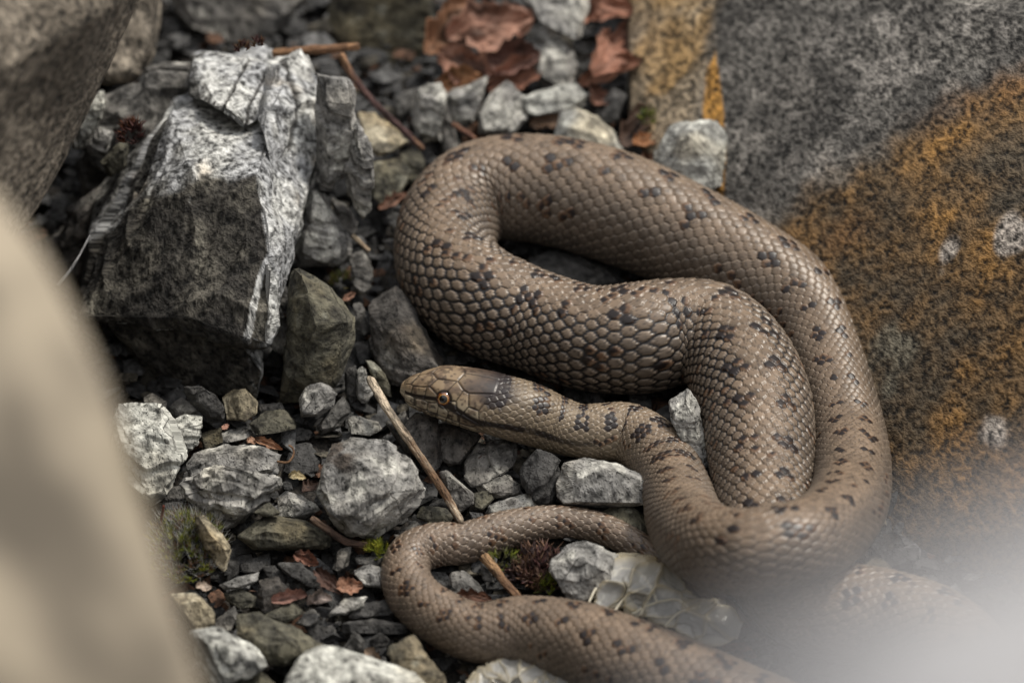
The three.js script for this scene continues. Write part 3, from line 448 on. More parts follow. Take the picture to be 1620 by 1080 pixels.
// ------------------------------------------------------------------ the snake
{
  // along its back from the snout: pixel x, pixel y, half width in pixels, height of the axis in mm (0: lying on the ground), stretch of the skin between the scales
  const line = `634,612,2,11.5,0 637,612,9,11.5,0 642,613,15,11.6,0 650,614.5,22.5,11.7,0 665,618,31,11.9,0 685,620,38.5,12,0 701,621.5,43,12,0 735,628,48,11.8,0 768,636,50.5,11.4,0 803,646,51,10.6,0
    840,657,50,9,0 877,671,46,7,0 915,682.5,43.5,6,0 952,684,46,5.6,0 990,686,49,0,0 1027,706,50,0,0.02 1055,741,52,0,0.02 1072,780,55,7.2,0.02 1085,825,61,11,0.03 1117,861,67,18,0.03 1160,875,70,23,0.03
    1207,872,70,25,0.03 1255,862,68,24.5,0.03 1296,846,66,21.5,0.03 1329,818,64,16.5,0.02 1346,780,62,11.5,0.02 1348,735,61,8.5,0 1342,690,60,0,0 1327,630,60,0,0 1308,560,62,0,0 1288,510,67,0,0
    1250,467,74,0,0 1180,424,80,0,0 1090,379,85,0,0 990,336,90,0,0 920,314,90,0,0 850,301,88,0,0 790,300,85,0,0 750,311,82,0,0.02 718,340,79,0,0.07 704,386,79,0,0.14 718,436,83,0,0.2
    758,474,86,0,0.24 800,493,85,0,0.25 850,511,82,0,0.25 935,537,85,0,0.24 1008,537,90,0,0.18 1065,527,86,0,0.17 1120,529,84,0,0.2 1163,566,86,0,0.23 1192,630,89,0,0.2 1203,695,86,0,0.14 1209,765,81,0,0.08
    1213,830,80,0,0.05 1226,890,80,0,0 1262,940,80,0,0 1320,966,80,0,0 1400,980,80,0,0 1480,1010,82,0,0 1530,1070,84,0,0 1510,1140,86,0,0 1420,1185,88,0,0 1290,1180,88,0,0 1180,1140,86,0,0
    1090,1097,82,0,0 1035,1071,78,0,0 980,1045,73,0,0 912,1016,65,0,0 828,998,55,0,0 754,1001,47.5,0,0 692,974,44,0,0 655,943,41,0,0 641,907,38,0,0 653,877,36,0,0 688,863,35,0,0 735,859,33,0,0 800,839,30.5,0,0
    854,828,27,0,0 906,827,25,0,0 954,837,24,0,0 1000,859,23,0,0 1045,886,21,0,0 1090,916,18,0,0 1150,960,12,0,0 1190,990,4,0,0`.trim().split(/\s+/).map(q => q.split(',').map(Number));
  const centre = [], rad = [], gapA = [];
  for (const [px, py, r, h, gap] of line) {
    let R = r * K, c; for (let k = 0; k < 4; k++) { c = atH(px, py, h ? h * 0.001 : R * 0.9); const z = c.clone().sub(camera.position).dot(FWD); R = r * K * z / DIST; }
    centre.push(c); rad.push(R); gapA.push(gap);
  }
  const curve = new THREE.CatmullRomCurve3(centre, false, 'centripetal'), n0 = centre.length, per = 64, S = [];
  const hermite = (A, t) => { const i = Math.min(n0 - 2, Math.floor(t)), f = t - i, a = A[Math.max(0, i - 1)], b = A[i], c = A[i + 1], d = A[Math.min(n0 - 1, i + 2)]; return 0.5 * (2 * b + (c - a) * f + (2 * a - 5 * b + 4 * c - d) * f * f + (3 * b - a - 3 * c + d) * f * f * f); };
  let s = 0, a = 0, ring = 0, last = null; const HEAD = 0.0205;
  for (let i = 0; i <= (n0 - 1) * per; i++) {
    const t = i / per, c = curve.getPoint(Math.min(1, t / (n0 - 1))), r = Math.max(0.0001, hermite(rad, t)), ds = last ? c.distanceTo(last) : 0; last = c;
    const tailness = sstep(0.40, 0.60, s / 0.62); // filled in below from the whole length
    const L = (0.335 + 0.42 * sstep(0, 1, clamp((t - 68) / 16))) * Math.max(r, 0.0044);
    s += ds; a += ds / L; ring += ds / (s < HEAD ? 0.00014 : L / 11);
    S.push({ t, c, r, s, a, ring, gap: hermite(gapA, t), L });
  }
  const up = V(0, 1, 0), rings = Math.floor(S[S.length - 1].ring), th = [];
  for (let k = 0; k <= 300; k++) th.push(-2.25 + 4.5 * k / 300); for (let k = 1; k < 16; k++) th.push(2.25 + (2 * Math.PI - 4.5) * k / 16);
  const M = th.length, P = new Float32Array(rings * M * 3 + 6), C = new Float32Array(rings * M * 3 + 6), T = [];
  const headSeeds = []; // snout mm, angle from the crown
  for (const [u, v, mirrored] of [[0.2, 0.3, 1], [2.1, 0.28, 1], [4.7, 0.36, 1], [8.4, 0, 0], [8.2, 0.62, 1], [13.8, 0.36, 1], [2.3, 0.9, 1], [4.6, 0.92, 1], [6.2, 0.95, 1], [10.2, 0.82, 1], [10.4, 1.1, 1], [12.4, 0.98, 1], [14.6, 0.88, 1], [14.4, 1.17, 1], [16.4, 1.05, 1],
    [1.2, 1.45, 1], [3.0, 1.42, 1], [4.9, 1.42, 1], [6.9, 1.45, 1], [9.0, 1.48, 1], [11.3, 1.5, 1], [13.6, 1.55, 1], [1.4, 2.0, 1], [3.6, 2.0, 1], [5.9, 2.0, 1], [8.4, 2.0, 1], [11, 2.05, 1], [13.6, 2.1, 1]]) { const w = v > 0.5 ? v + 0.17 : v; headSeeds.push([u, w]); if (mirrored) headSeeds.push([u, -w]); }
  const interp = (tab, x) => { for (let i = 1; i < tab.length; i++) if (x < tab[i][0]) return mix(tab[i - 1][1], tab[i][1], clamp((x - tab[i - 1][0]) / (tab[i][0] - tab[i - 1][0]))); return tab[tab.length - 1][1]; };
  const stripe = [[0, 1.2], [2.9, 1.22], [8.1, 1.17], [13.3, 1.5], [16, 1.64], [20, 1.46], [24, 1.32], [40, 1.2]];
  const eyeU = 8.95; let eyeAt = null, eyeBest = 1e9, k0 = 0;
  const ROLL = 0.17, N = V(), B = V(), Tn = V(), p = V(), pr = V();
  for (let k = 0; k < rings; k++) {
    while (k0 < S.length - 2 && S[k0 + 1].ring < k) k0++;
    const A = S[k0], D = S[k0 + 1], f = clamp((k - A.ring) / Math.max(1e-9, D.ring - A.ring));
    const c = A.c.clone().lerp(D.c, f), r = mix(A.r, D.r, f), sm = mix(A.s, D.s, f), al = mix(A.a, D.a, f), gap = mix(A.gap, D.gap, f), t = mix(A.t, D.t, f), L = A.L;
    const i0 = Math.max(0, k0 - 12), i1 = Math.min(S.length - 1, k0 + 13); Tn.copy(S[i1].c).sub(S[i0].c).normalize();
    N.copy(up).addScaledVector(Tn, -up.dot(Tn)).normalize(); B.crossVectors(Tn, N);
    const u = sm * 1000, head = 1 - sstep(17, 23, u), tail = sstep(0, 1, clamp((t - 64) / 14)), rows = mix(56, 26, tail), w = 2 * Math.PI * r / rows;
    for (let m = 0; m < M; m++) {
      const q = th[m], aq = q > Math.PI ? q - 2 * Math.PI : q, ah = aq + ROLL * head, ab = Math.abs(ah), b = aq / (2 * Math.PI) * rows;
      // lattice of scales
      let d1 = 1e9, d2 = 1e9, c1 = null, c2 = null, ci = 0, cj = 0; const j0 = Math.round(b);
      for (let j = j0 - 2; j <= j0 + 2; j++) { const off = j & 1 ? 0.5 : 0, i = Math.round(al - off); for (let ii = i - 1; ii <= i + 1; ii++) { const X = (al - ii - off + 0.16 * (hash3(ii, j, 41) - 0.5)) * 3.0, Y = b - j + 0.26 * (hash3(ii, j, 43) - 0.5), d = X * X + Y * Y; if (d < d1) { d2 = d1; c2 = c1; d1 = d; c1 = [X, Y]; ci = ii; cj = j; } else if (d < d2) { d2 = d; c2 = [X, Y]; } } }
      const sep = Math.hypot(c1[0] - c2[0], c1[1] - c2[1]); let e = (d2 - d1) / (2 * sep), X = c1[0], Y = c1[1], cell = hash3(ci, cj, 7), cell2 = hash3(ci, cj, 11);
      // shields of the head
      let hs = 0, he = 1, hid = 0;
      if (u < 24) {
        let g1 = 1e9, g2 = 1e9, s1 = null, s2 = null; const rr = 4.7;
        headSeeds.forEach((h, n) => { const du = u - h[0], dv = (ah - h[1]) * rr, d = du * du * 0.8 + dv * dv; if (d < g1) { g2 = g1; s2 = s1; g1 = d; s1 = h; hid = n; } else if (d < g2) { g2 = d; s2 = h; } });
        he = (g2 - g1) / (2 * Math.hypot((s1[0] - s2[0]) * 0.894, (s1[1] - s2[1]) * rr));
        hs = sstep(0.6, -0.6, u - (ab < 0.75 ? 17.6 - 0.8 * ab : 15.9));
      }
      // form of the cross section: flatter and broader in the head
      let cx = Math.sin(aq), cy = Math.cos(aq);
      const hw = mix(1, 1.04, head), ht = mix(0.98, 0.90, head), hb = mix(0.92, 0.86, head); cx *= hw; cy *= cy > 0 ? ht : hb;
      let R = r;
      if (u < 24) R += head * (0.00022 * Math.exp(-Math.pow((u - 8.0) / 2.6, 2) - Math.pow((ab - 0.82) / 0.22, 2)) - 0.0004 * Math.exp(-Math.pow((u - 4.6) / 2.2, 2) - Math.pow((ab - 1.17) / 0.25, 2)) - 0.00035 * Math.exp(-Math.pow((u - eyeU) / 1.5, 2) - Math.pow((ab - 1.15) / 0.22, 2)) + 0.00025 * Math.exp(-Math.pow((u - 12) / 4, 2) - Math.pow((ab - 1.5) / 0.3, 2)));
      const g = gap * (0.7 + 0.6 * cell2) * sstep(0.25, 0.6, ab), plate = sstep(g * 0.7, g * 0.7 + 0.2, e), belly = sstep(2.0, 2.4, ab);
      let relief = w * (0.20 * plate + 0.06 * (1 - clamp(X * X * 0.25 + Y * Y)) + 0.12 * X * plate * (1 - 0.3 * gap)); relief *= (1 - belly);
      const hRelief = 0.00018 * sstep(0.02, 0.26, he) * (u < 17 ? 1 : 0.5); relief = mix(relief, hRelief, hs) * sstep(0, 3, u);
      if (u < 15) relief -= 0.00018 * Math.exp(-Math.pow((ab - interp([[0, 1.76], [8, 1.88], [15, 1.96]], u)) / 0.045, 2));
      R += relief;
      p.copy(c).addScaledVector(N, cy * R).addScaledVector(B, cx * R);
      const o = (k * M + m) * 3; P[o] = p.x; P[o + 1] = p.y; P[o + 2] = p.z;
      // colours of the skin itself
      const f1 = noise(p.x * 3600, p.y * 3600, p.z * 3600), f2 = noise(p.x * 1500, p.y * 1500, p.z * 1500), f3 = fbm(p.x * 180, p.y * 180, p.z * 180, 3);
      let back = mix3([0.188, 0.135, 0.092], [0.128, 0.100, 0.076], sstep(0.3, 1.0, ab)); back = mix3(back, [0.10, 0.083, 0.067], sstep(1.3, 2.0, ab)); back = mix3(back, [0.165, 0.124, 0.094], tail * 0.7);
      const neck = sstep(60, 28, u); back = mix3(back, [0.205, 0.158, 0.10], neck * 0.7);
      let col = back.map(v => v * (0.80 + 0.40 * cell + 0.34 * f3 + 0.08 * f2 - 0.16 * X));
      if (f1 > 0.3 && f2 > -0.35) col = mix3(col, [0.035, 0.026, 0.02], 0.75 * sstep(0.3, 0.55, f1));
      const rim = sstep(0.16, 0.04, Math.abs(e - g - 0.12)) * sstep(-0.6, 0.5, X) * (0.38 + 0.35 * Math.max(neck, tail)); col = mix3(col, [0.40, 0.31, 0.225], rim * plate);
      // pairs of dark marks along the back, and sparser ones on the flanks
      const A1 = ci + (cj & 1 ? 0.5 : 0), kk = Math.floor(A1 / 2.7), ph = A1 / 2.7 - kk, aj = Math.abs(cj), side = cj > 0 ? 1 : -1, hk = hash3(kk, side, 3), wide = 3.4 + 1.1 * hk;
      let spot = 0; if (ph < (u < 62 ? 0.44 : 0.42) && aj >= (u < 62 ? 1 : 2) && aj <= (u < 62 ? 6 : 4 + (hk > 0.7 ? 1 : 0)) && hk > (u < 62 ? 0 : 0.06) && hash3(ci, cj, 21) > (u < 62 ? 0.14 : 0.2)) spot = (u < 62 ? 0.64 : 0.54) + 0.35 * hash3(ci, cj, 22);
      if (aj >= 9 && aj <= 11 && hash3(Math.floor(A1 / 2.6), side, 5) > 0.7 && hash3(ci, cj, 23) > 0.6) spot = Math.max(spot, 0.5);
      if (gap > 0.06 && hash3(ci, cj, 29) > 0.9) spot = Math.max(spot, 0.5);
      if (u < 21 && u > 19) spot *= 0.2; spot *= 1 - 0.45 * tail;
      if (spot > 0) { const front = X * 0.36 + Math.abs(Y) * 0.34 + f2 * 0.22 - 0.04, amt = sstep(0.50, 0.12, front + (0.75 - spot)); col = mix3(col, [0.17, 0.075, 0.028], sstep(0.68, 0.35, front + (0.75 - spot)) * 0.6); col = mix3(col, [0.008, 0.0055, 0.006], amt * 0.97); }
      const skinGap = 1 - sstep(g * 0.65, g * 0.65 + 0.1, e); if (g > 0.02) col = mix3(col, [0.012, 0.011, 0.012], skinGap); else col = mix3(col, back.map(v => v * 0.42), skinGap * 0.6 * (1 - sstep(-0.9, 0.2, X) * neck));
      if (belly) col = mix3(col, [0.10, 0.085, 0.07], belly);
      if (u < 60) { // head pattern
        let h = mix3([0.285, 0.205, 0.125], [0.34, 0.285, 0.20], sstep(0.8, 1.4, ab)); h = h.map(v => v * (0.9 + 0.2 * hash3(hid, 3, 1) + 0.12 * f3));
        h = mix3(h, [0.045, 0.03, 0.025], sstep(8.5, 13.5, u + 3 * f3) * sstep(0.95, 0.6, ab) * 0.9);
        const fs = fbm(p.x * 1700, p.y * 1700, p.z * 1700, 2); const fm = fbm(p.x * 620 + 3, p.y * 620, p.z * 620, 3); h = mix3(h, [0.10, 0.064, 0.042], sstep(-0.1, 0.26, fm) * 0.75); h = mix3(h, [0.03, 0.02, 0.014], sstep(0.08, 0.26, fs + 0.25 * fm) * (0.6 + 0.3 * sstep(1.3, 1.6, ab)));
        h = mix3(h, [0.016, 0.011, 0.008], sstep(0.13, 0.04, he) * 0.85);
        col = mix3(col, h, hs);
        const crown = sstep(0.9, 0.2, Math.abs(u - (17.6 - 1.2 * ab * (ab < 0.4 ? 1 : 0.3)) + 1.4 * f3) / (ab < 0.75 ? 3.4 : 2.4)) * sstep(1.08, 0.92, ab + 0.14 * f2 + 0.1 * f3); col = mix3(col, [0.018, 0.012, 0.012], crown * 0.93);
        const sw = u < 8 ? 0.075 : u < 17 ? 0.13 : 0.09; const st = sstep(sw + 0.05, sw - 0.03, Math.abs(ab - interp(stripe, u)) + 0.05 * f3) * sstep(1.5, 2.6, u) * (u < 21 ? 1 : sstep(46, 24, u) * sstep(0.3, 0.5, noise(u * 0.35, side * 4, 2) * 0.5 + 0.6));
        col = mix3(col, [0.010, 0.006, 0.005], st * 0.98);
        const ns = Math.hypot((u - 2.1), (ab - 1.17) * 4.7) / 0.34; col = mix3(col, [0.01, 0.008, 0.007], sstep(1.2, 0.7, ns));
        if (u < 15) { const md = Math.abs(ab - interp([[0, 1.76], [8, 1.88], [15, 1.96]], u)); col = mix3(col, [0.02, 0.014, 0.01], sstep(0.07, 0.02, md)); }
        const et = Math.hypot((u - eyeU), (ab - 1.13) * 4.7) / 1.7; col = mix3(col, [0.012, 0.008, 0.006], sstep(1.05, 0.9, et) * 0.92);
      }
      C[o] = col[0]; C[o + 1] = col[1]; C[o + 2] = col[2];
      if (u > 4 && u < 13 && ab > 0.3 && ab < 1.6) { pr.copy(p).project(camera); const d = Math.hypot((pr.x * 0.5 + 0.5) * 1620 - 702, (0.5 - pr.y * 0.5) * 1080 - 630.5), facing = p.clone().sub(c).dot(camera.position.clone().sub(p)) > 0; if (facing && d < eyeBest) { eyeBest = d; eyeAt = { p: p.clone(), out: p.clone().sub(c).normalize(), T: Tn.clone(), c: c.clone(), N: N.clone(), B: B.clone(), u, aq, r }; } }
    }
  }
  console.log('snake rings', rings, 'eye', eyeAt.u.toFixed(2), eyeAt.aq.toFixed(3), 'length', s.toFixed(3));
  for (let k = 0; k < rings - 1; k++) for (let m = 0; m < M; m++) { const a0 = k * M + m, b0 = k * M + (m + 1) % M, c0 = a0 + M, d0 = b0 + M; T.push(a0, b0, c0, b0, d0, c0); }
  const tip = rings * M, end = tip + 1; S[0].c.toArray(P, tip * 3); S[S.length - 1].c.toArray(P, end * 3); C.set([0.2, 0.15, 0.1, 0.2, 0.15, 0.1], tip * 3);
  for (let m = 0; m < M; m++) { T.push(tip, (m + 1) % M, m); T.push(end, (rings - 1) * M + m, (rings - 1) * M + (m + 1) % M); }
  const root = group('snake', atH(1000, 560, 0));
  tag(root, 'brown snake coiled on the slate stones, head to the left', 'snake');
  const g = new THREE.BufferGeometry(); for (let i = 0; i < P.length; i += 3) { P[i] -= root.position.x; P[i + 1] -= root.position.y; P[i + 2] -= root.position.z; }
  g.setAttribute('position', new THREE.BufferAttribute(P, 3)); g.setAttribute('color', new THREE.BufferAttribute(C, 3)); g.setIndex(T); g.computeVertexNormals();
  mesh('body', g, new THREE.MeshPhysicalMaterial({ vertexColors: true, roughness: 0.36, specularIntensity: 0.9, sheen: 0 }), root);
  // eyes: a glossy ball with an amber ring round a black pupil, one on each side
  for (const sgn of [1, -1]) {
    const A = sgn > 0 ? eyeAt.aq : -eyeAt.aq - 2 * ROLL, dir = eyeAt.N.clone().multiplyScalar(Math.cos(A)).addScaledVector(eyeAt.B, Math.sin(A)), R = 0.00152;
    const surf = eyeAt.c.clone().addScaledVector(eyeAt.N, Math.cos(A) * 0.9 * eyeAt.r).addScaledVector(eyeAt.B, Math.sin(A) * 1.04 * eyeAt.r);
    const eye = new THREE.SphereGeometry(R, 40, 28), cc = [], pos = eye.attributes.position; // pole of the ball looks out
    for (let i = 0; i < pos.count; i++) { const ang = Math.acos(clamp(pos.getY(i) / R, -1, 1)), az = Math.atan2(pos.getZ(i), pos.getX(i)), nz = noise(az * 6, 3, 1); const k = ang < 0.5 ? [0.004, 0.004, 0.004] : ang < 0.58 ? [0.42, 0.22, 0.06] : mix3([0.30, 0.10, 0.022], [0.04, 0.012, 0.006], sstep(0.55, 0.95, ang + 0.14 * nz)); cc.push(...k); }
    eye.setAttribute('color', new THREE.Float32BufferAttribute(cc, 3));
    const e = mesh('eye', eye, new THREE.MeshPhysicalMaterial({ vertexColors: true, roughness: 0.18, clearcoat: 1, clearcoatRoughness: 0.03 }), root);
    e.position.copy(surf).addScaledVector(dir, -R * 0.6).sub(root.position); e.quaternion.setFromUnitVectors(V(0, 1, 0), dir);
  }
}
// ------------------------------------------------------------------ twigs
function tube(name, label, cat, path, radius, colour, o = {}) { // path: [px, py, height mm]
  const pts = path.map(([x, y, h]) => atH(x, y, h * 0.001)), curve = new THREE.CatmullRomCurve3(pts), n = o.n || 70, m = 14, len = curve.getLength();
  const P = [], C = [], T = [], U = [], fr = curve.computeFrenetFrames(n, false), sd = (o.seed || 1) * 3.3;
  for (let i = 0; i <= n; i++) { const t = i / n, c = curve.getPointAt(t); let r = radius * K * mix(1, o.taper ?? 0.8, t); if (i === 0 || i === n) r *= 0.55;
    for (let j = 0; j < m; j++) { const q = j / m * 6.2832, w = 1 + 0.22 * noise(Math.cos(q) * 1.5 + sd, Math.sin(q) * 1.5, t * len * 260) + 0.16 * noise(Math.cos(q) * 3, Math.sin(q) * 3 + sd, t * len * 900);
      const p = c.clone().addScaledVector(fr.normals[i], Math.cos(q) * r * w).addScaledVector(fr.binormals[i], Math.sin(q) * r * w); P.push(p.x, p.y, p.z); const f = noise(q * 2.2, t * len * 160, sd) * 0.6 + noise(Math.cos(q) * 4, t * len * 700, sd) * 0.4; C.push(...colour(t, f)); U.push(t * len / TILE * 0.5, q * 0.05); } }
  for (let i = 0; i < n; i++) for (let j = 0; j < m; j++) { const a = i * m + j, b = i * m + (j + 1) % m; T.push(a, a + m, b, b, a + m, b + m); }
  const e0 = P.length / 3; P.push(...pts[0].toArray(), ...pts[pts.length - 1].toArray()); C.push(...colour(0, 0.5), ...colour(1, 0.5)); U.push(0, 0, 1, 1);
  for (let j = 0; j < m; j++) { T.push(e0, j, (j + 1) % m, e0 + 1, n * m + (j + 1) % m, n * m + j); }
  const g = new THREE.BufferGeometry(); g.setAttribute('position', new THREE.Float32BufferAttribute(P, 3)); g.setAttribute('color', new THREE.Float32BufferAttribute(C.map(v => v * 1.75), 3)); g.setAttribute('uv', new THREE.Float32BufferAttribute(U, 2)); g.setIndex(T); g.computeVertexNormals();
  const at = centred(g), me = mesh(name, g, rockMat); me.position.copy(at); return tag(me, label, cat, o.group);
}
const bark = (pale, brown, from) => (t, f) => mix3(pale, brown, clamp(sstep(from - 0.25, from + 0.25, t + 0.35 * f) - (t > 0.86 ? sstep(-0.1, 0.3, f) : 0)));
tube('twig', 'long pale twig leaning from the sliver down to the tail loop', 'twig', [[583, 597, 9], [615, 650, 8], [660, 715, 8], [700, 775, 7.5], [730, 828, 6.5]], 6.8, bark([0.52, 0.43, 0.32], [0.13, 0.075, 0.04], 0.45), { seed: 2, taper: 0.85 });
tube('twig', 'brown piece of twig showing inside the tail loop', 'twig', [[764, 880, 4], [780, 898, 4], [798, 920, 4], [822, 948, 3.5]], 7.5, bark([0.30, 0.18, 0.09], [0.12, 0.065, 0.035], 0.4), { seed: 5 });
tube('twig', 'thin brown stick lying on the olive long stone', 'twig', [[492, 820, 8], [515, 836, 7.5], [545, 856, 5], [582, 863, 4]], 6, bark([0.2, 0.13, 0.085], [0.075, 0.045, 0.032], 0.15), { seed: 7 });
tube('twig', 'orange brown twig stub pointing right over the top of the pale block', 'twig', [[430, 84, 30], [490, 79, 30], [530, 76, 29], [569, 74, 29]], 6.5, bark([0.36, 0.2, 0.1], [0.16, 0.085, 0.045], 0.1), { seed: 9, taper: 1.1 });
tube('twig', 'thin reddish stick slanting over the tan flat stone', 'twig', [[538, 84, 26], [556, 118, 22], [590, 160, 17], [632, 200, 13], [671, 236, 9]], 6, bark([0.27, 0.15, 0.08], [0.10, 0.055, 0.05], 0.2), { seed: 11 });
tube('twig', 'short reddish stick left of the lobed grey stone', 'twig', [[716, 196, 9], [735, 208, 9], [752, 221, 8]], 5, bark([0.2, 0.1, 0.06], [0.13, 0.06, 0.04], 0.4), { seed: 12 });
tube('stalk', 'fine grey grass stalk in the shade left of the pale block', 'stalk', [[90, 452, 22], [112, 425, 24], [142, 372, 26]], 2.4, bark([0.3, 0.3, 0.3], [0.22, 0.22, 0.22], 0.5), { seed: 13 });
tube('stalk', 'short dry straw stub beside the rounded grey pebble', 'stalk', [[556, 372, 12], [570, 384, 11], [584, 398, 10]], 4.5, bark([0.4, 0.32, 0.22], [0.25, 0.18, 0.12], 0.6), { seed: 14 });
tube('stalk', 'curled dry brown tendril beside the pale upper ledge', 'stalk', [[438, 730, 6], [455, 731, 6.5], [464, 720, 7], [462, 708, 7], [456, 704, 7]], 1.9, bark([0.3, 0.17, 0.09], [0.2, 0.11, 0.06], 0.5), { seed: 15 });
tube('stalk', 'thin red stalk rising from the moss cushion', 'stalk', [[253, 830, 5], [256, 812, 9], [258, 800, 12]], 2, bark([0.3, 0.06, 0.03], [0.25, 0.05, 0.03], 0.5), { seed: 16 });

// ------------------------------------------------------------------ dead leaves: thin curled sheets with ribs
const leafMat = new THREE.MeshPhysicalMaterial({ vertexColors: true, roughness: 0.75, side: THREE.DoubleSide });
function leaf(label, x, y, h, len, wid, turn, curl, col, o = {}) {
  const n = 40, m = 26, P = [], C = [], T = [], r = rng((o.seed || 1) * 13), sd = r() * 50, c0 = atH(x, y, h * 0.001), L = len * K, W = wid * K;
  const tilt = o.tilt ?? 0.4, q = new THREE.Quaternion().setFromEuler(new THREE.Euler(tilt, turn, o.roll ?? 0, 'YXZ'));
  for (const side of [1, -1]) for (let i = 0; i <= n; i++) for (let j = 0; j <= m; j++) {
    const t = i / n, v = j / m * 2 - 1, out = Math.pow(Math.sin(Math.PI * clamp(0.03 + t * 0.94)), 0.62) * (1 - 0.25 * t) * (1 + 0.28 * noise(t * 8 + sd, v > 0 ? 3 : 8, 1) + 0.16 * noise(t * 24 + sd, v > 0 ? 3 : 8, 2)), bend = curl * (v * v * out * 0.45 + 0.35 * Math.sin(t * 3 + sd));
    const crumple = 0.10 * noise(t * 4 + sd, v * 2.2, 1) + 0.05 * noise(t * 10, v * 6 + sd, 2), vein = 0.012 * Math.abs(Math.sin((t * 9 - Math.abs(v) * 2) * Math.PI)) * (Math.abs(v) > 0.05 ? 1 : -2);
    const p = V((t - 0.5) * L, (bend + crumple + vein) * W + side * 0.00004, v * out * W * 0.5 * (1 - 0.12 * curl * v * v)).applyQuaternion(q).add(c0); P.push(p.x, p.y, p.z);
    const k = 0.75 + 0.5 * fbm(t * 6 + sd, v * 3, 4, 3) + 0.2 * noise(t * 30, v * 20, sd) + 0.18 * sstep(0.8, 1, Math.abs(Math.sin((t * 9 - Math.abs(v) * 2) * Math.PI))) - 0.35 * sstep(0.1, 0.02, Math.abs(v)) * 0.4, dk = sstep(0.15, 0.45, fbm(t * 3 + 9, v * 2 + sd, 2, 3)); C.push(...mix3(col, col.map(z => z * 0.3), dk).map(z => z * k));
  }
  const S = (n + 1) * (m + 1), id = (s, i, j) => s * S + i * (m + 1) + j;
  for (let i = 0; i < n; i++) for (let j = 0; j < m; j++) { T.push(id(0, i, j), id(0, i, j + 1), id(0, i + 1, j), id(0, i, j + 1), id(0, i + 1, j + 1), id(0, i + 1, j)); T.push(id(1, i, j), id(1, i + 1, j), id(1, i, j + 1), id(1, i, j + 1), id(1, i + 1, j), id(1, i + 1, j + 1)); }
  for (let i = 0; i < n; i++) for (const j of [0, m]) T.push(id(0, i, j), id(0, i + 1, j), id(1, i, j), id(0, i + 1, j), id(1, i + 1, j), id(1, i, j));
  const g = new THREE.BufferGeometry(); g.setAttribute('position', new THREE.Float32BufferAttribute(P, 3)); g.setAttribute('color', new THREE.Float32BufferAttribute(C, 3)); g.setIndex(T); g.computeVertexNormals();
  const at = centred(g), me = mesh('dead_leaf', g, leafMat); me.position.copy(at); return tag(me, label, 'leaf', 'dead brown leaves in the scree');
}
const RB = [0.33, 0.155, 0.10], DB = [0.16, 0.075, 0.05], OB = [0.36, 0.17, 0.075];
leaf('large pinkish brown leaf spread over the top left of the litter', 775, 42, 13, 150, 110, 0.25, 0.4, [0.36, 0.19, 0.13], { seed: 3, tilt: 0.55 });
leaf('ragged orange brown leaf left of the large pinkish leaf', 712, 45, 10, 110, 90, 1.0, 0.8, [0.34, 0.17, 0.09], { seed: 31, tilt: 0.5 });
leaf('purple brown leaf in front of the large pinkish leaf', 800, 92, 10, 120, 80, 0.1, 1.0, [0.2, 0.1, 0.075], { seed: 32, tilt: 0.5 });
leaf('narrow brown leaf between the flat pale stone and the blue black slate', 945, 150, 7, 80, 50, 1.3, 0.9, [0.25, 0.12, 0.08], { seed: 33, tilt: 0.6 });
leaf('rolled rust leaf in the litter above the narrow brown leaf', 965, 115, 8, 110, 50, 0.4, 1.1, [0.33, 0.16, 0.10], { seed: 34, tilt: 0.5 });
leaf('dark leaf at the foot of the tan end of the boulder', 1008, 200, 6, 80, 60, 1.1, 0.8, [0.11, 0.065, 0.045], { seed: 35, tilt: 0.4 });
leaf('dark leaf shred left of the pale cracked block', 1030, 258, 5, 60, 36, 0.5, 0.9, [0.15, 0.075, 0.045], { seed: 36, tilt: 0.5 });
leaf('dark brown curled leaf under the large pinkish leaf', 738, 108, 9, 100, 80, -0.4, 0.6, [0.26, 0.125, 0.08], { seed: 4, tilt: 0.5 });
leaf('orange edged leaf behind the dark-faced grey stone', 725, 132, 8, 80, 60, 0.2, 0.7, OB, { seed: 5, tilt: 0.7 });
leaf('brown leaf between the rounded pebble and the lobed stone', 815, 120, 7, 100, 70, 0.5, 0.8, RB, { seed: 6, tilt: 0.5 });
leaf('brown leaf standing right of the rounded pale pebble', 950, 88, 9, 150, 90, 1.2, 0.8, RB, { seed: 7, tilt: 0.6 });
leaf('reddish leaf at the top edge right of the light grey stone', 955, 15, 11, 110, 100, -0.3, 0.7, RB, { seed: 8, tilt: 0.6 });
leaf('curled brown leaf against the tan end of the boulder', 990, 60, 9, 100, 55, 0.9, 0.9, DB, { seed: 9, tilt: 0.5 });
leaf('rusty leaf fragment beside the pale cracked block', 1018, 222, 7, 60, 45, 0.8, 1.0, OB, { seed: 10 });
leaf('brown fragment under the flat pale stone at the top', 880, 190, 5, 90, 40, 0.1, 0.6, [0.12, 0.07, 0.04], { seed: 11 });
leaf('pink scrap of leaf beside the black slate chips', 485, 885, 5, 40, 30, -0.5, 0.9, [0.22, 0.10, 0.065], { seed: 12 });
leaf('pale pink crumpled scrap below the black chip', 457, 945, 5, 52, 26, 0.1, 1.0, [0.34, 0.19, 0.15], { seed: 13 });
leaf('rusty scrap left of the rounded light grey stone', 553, 928, 5, 40, 32, 0.3, 0.9, [0.36, 0.19, 0.12], { seed: 14 });
leaf('whitish curled scrap above the flat grey slate', 505, 952, 5, 36, 26, 0.1, 1.1, [0.42, 0.34, 0.30], { seed: 15 });
leaf('dark brown scrap right of the pink leaf scrap', 520, 920, 5, 52, 28, -0.8, 0.9, [0.1, 0.05, 0.035], { seed: 16 });
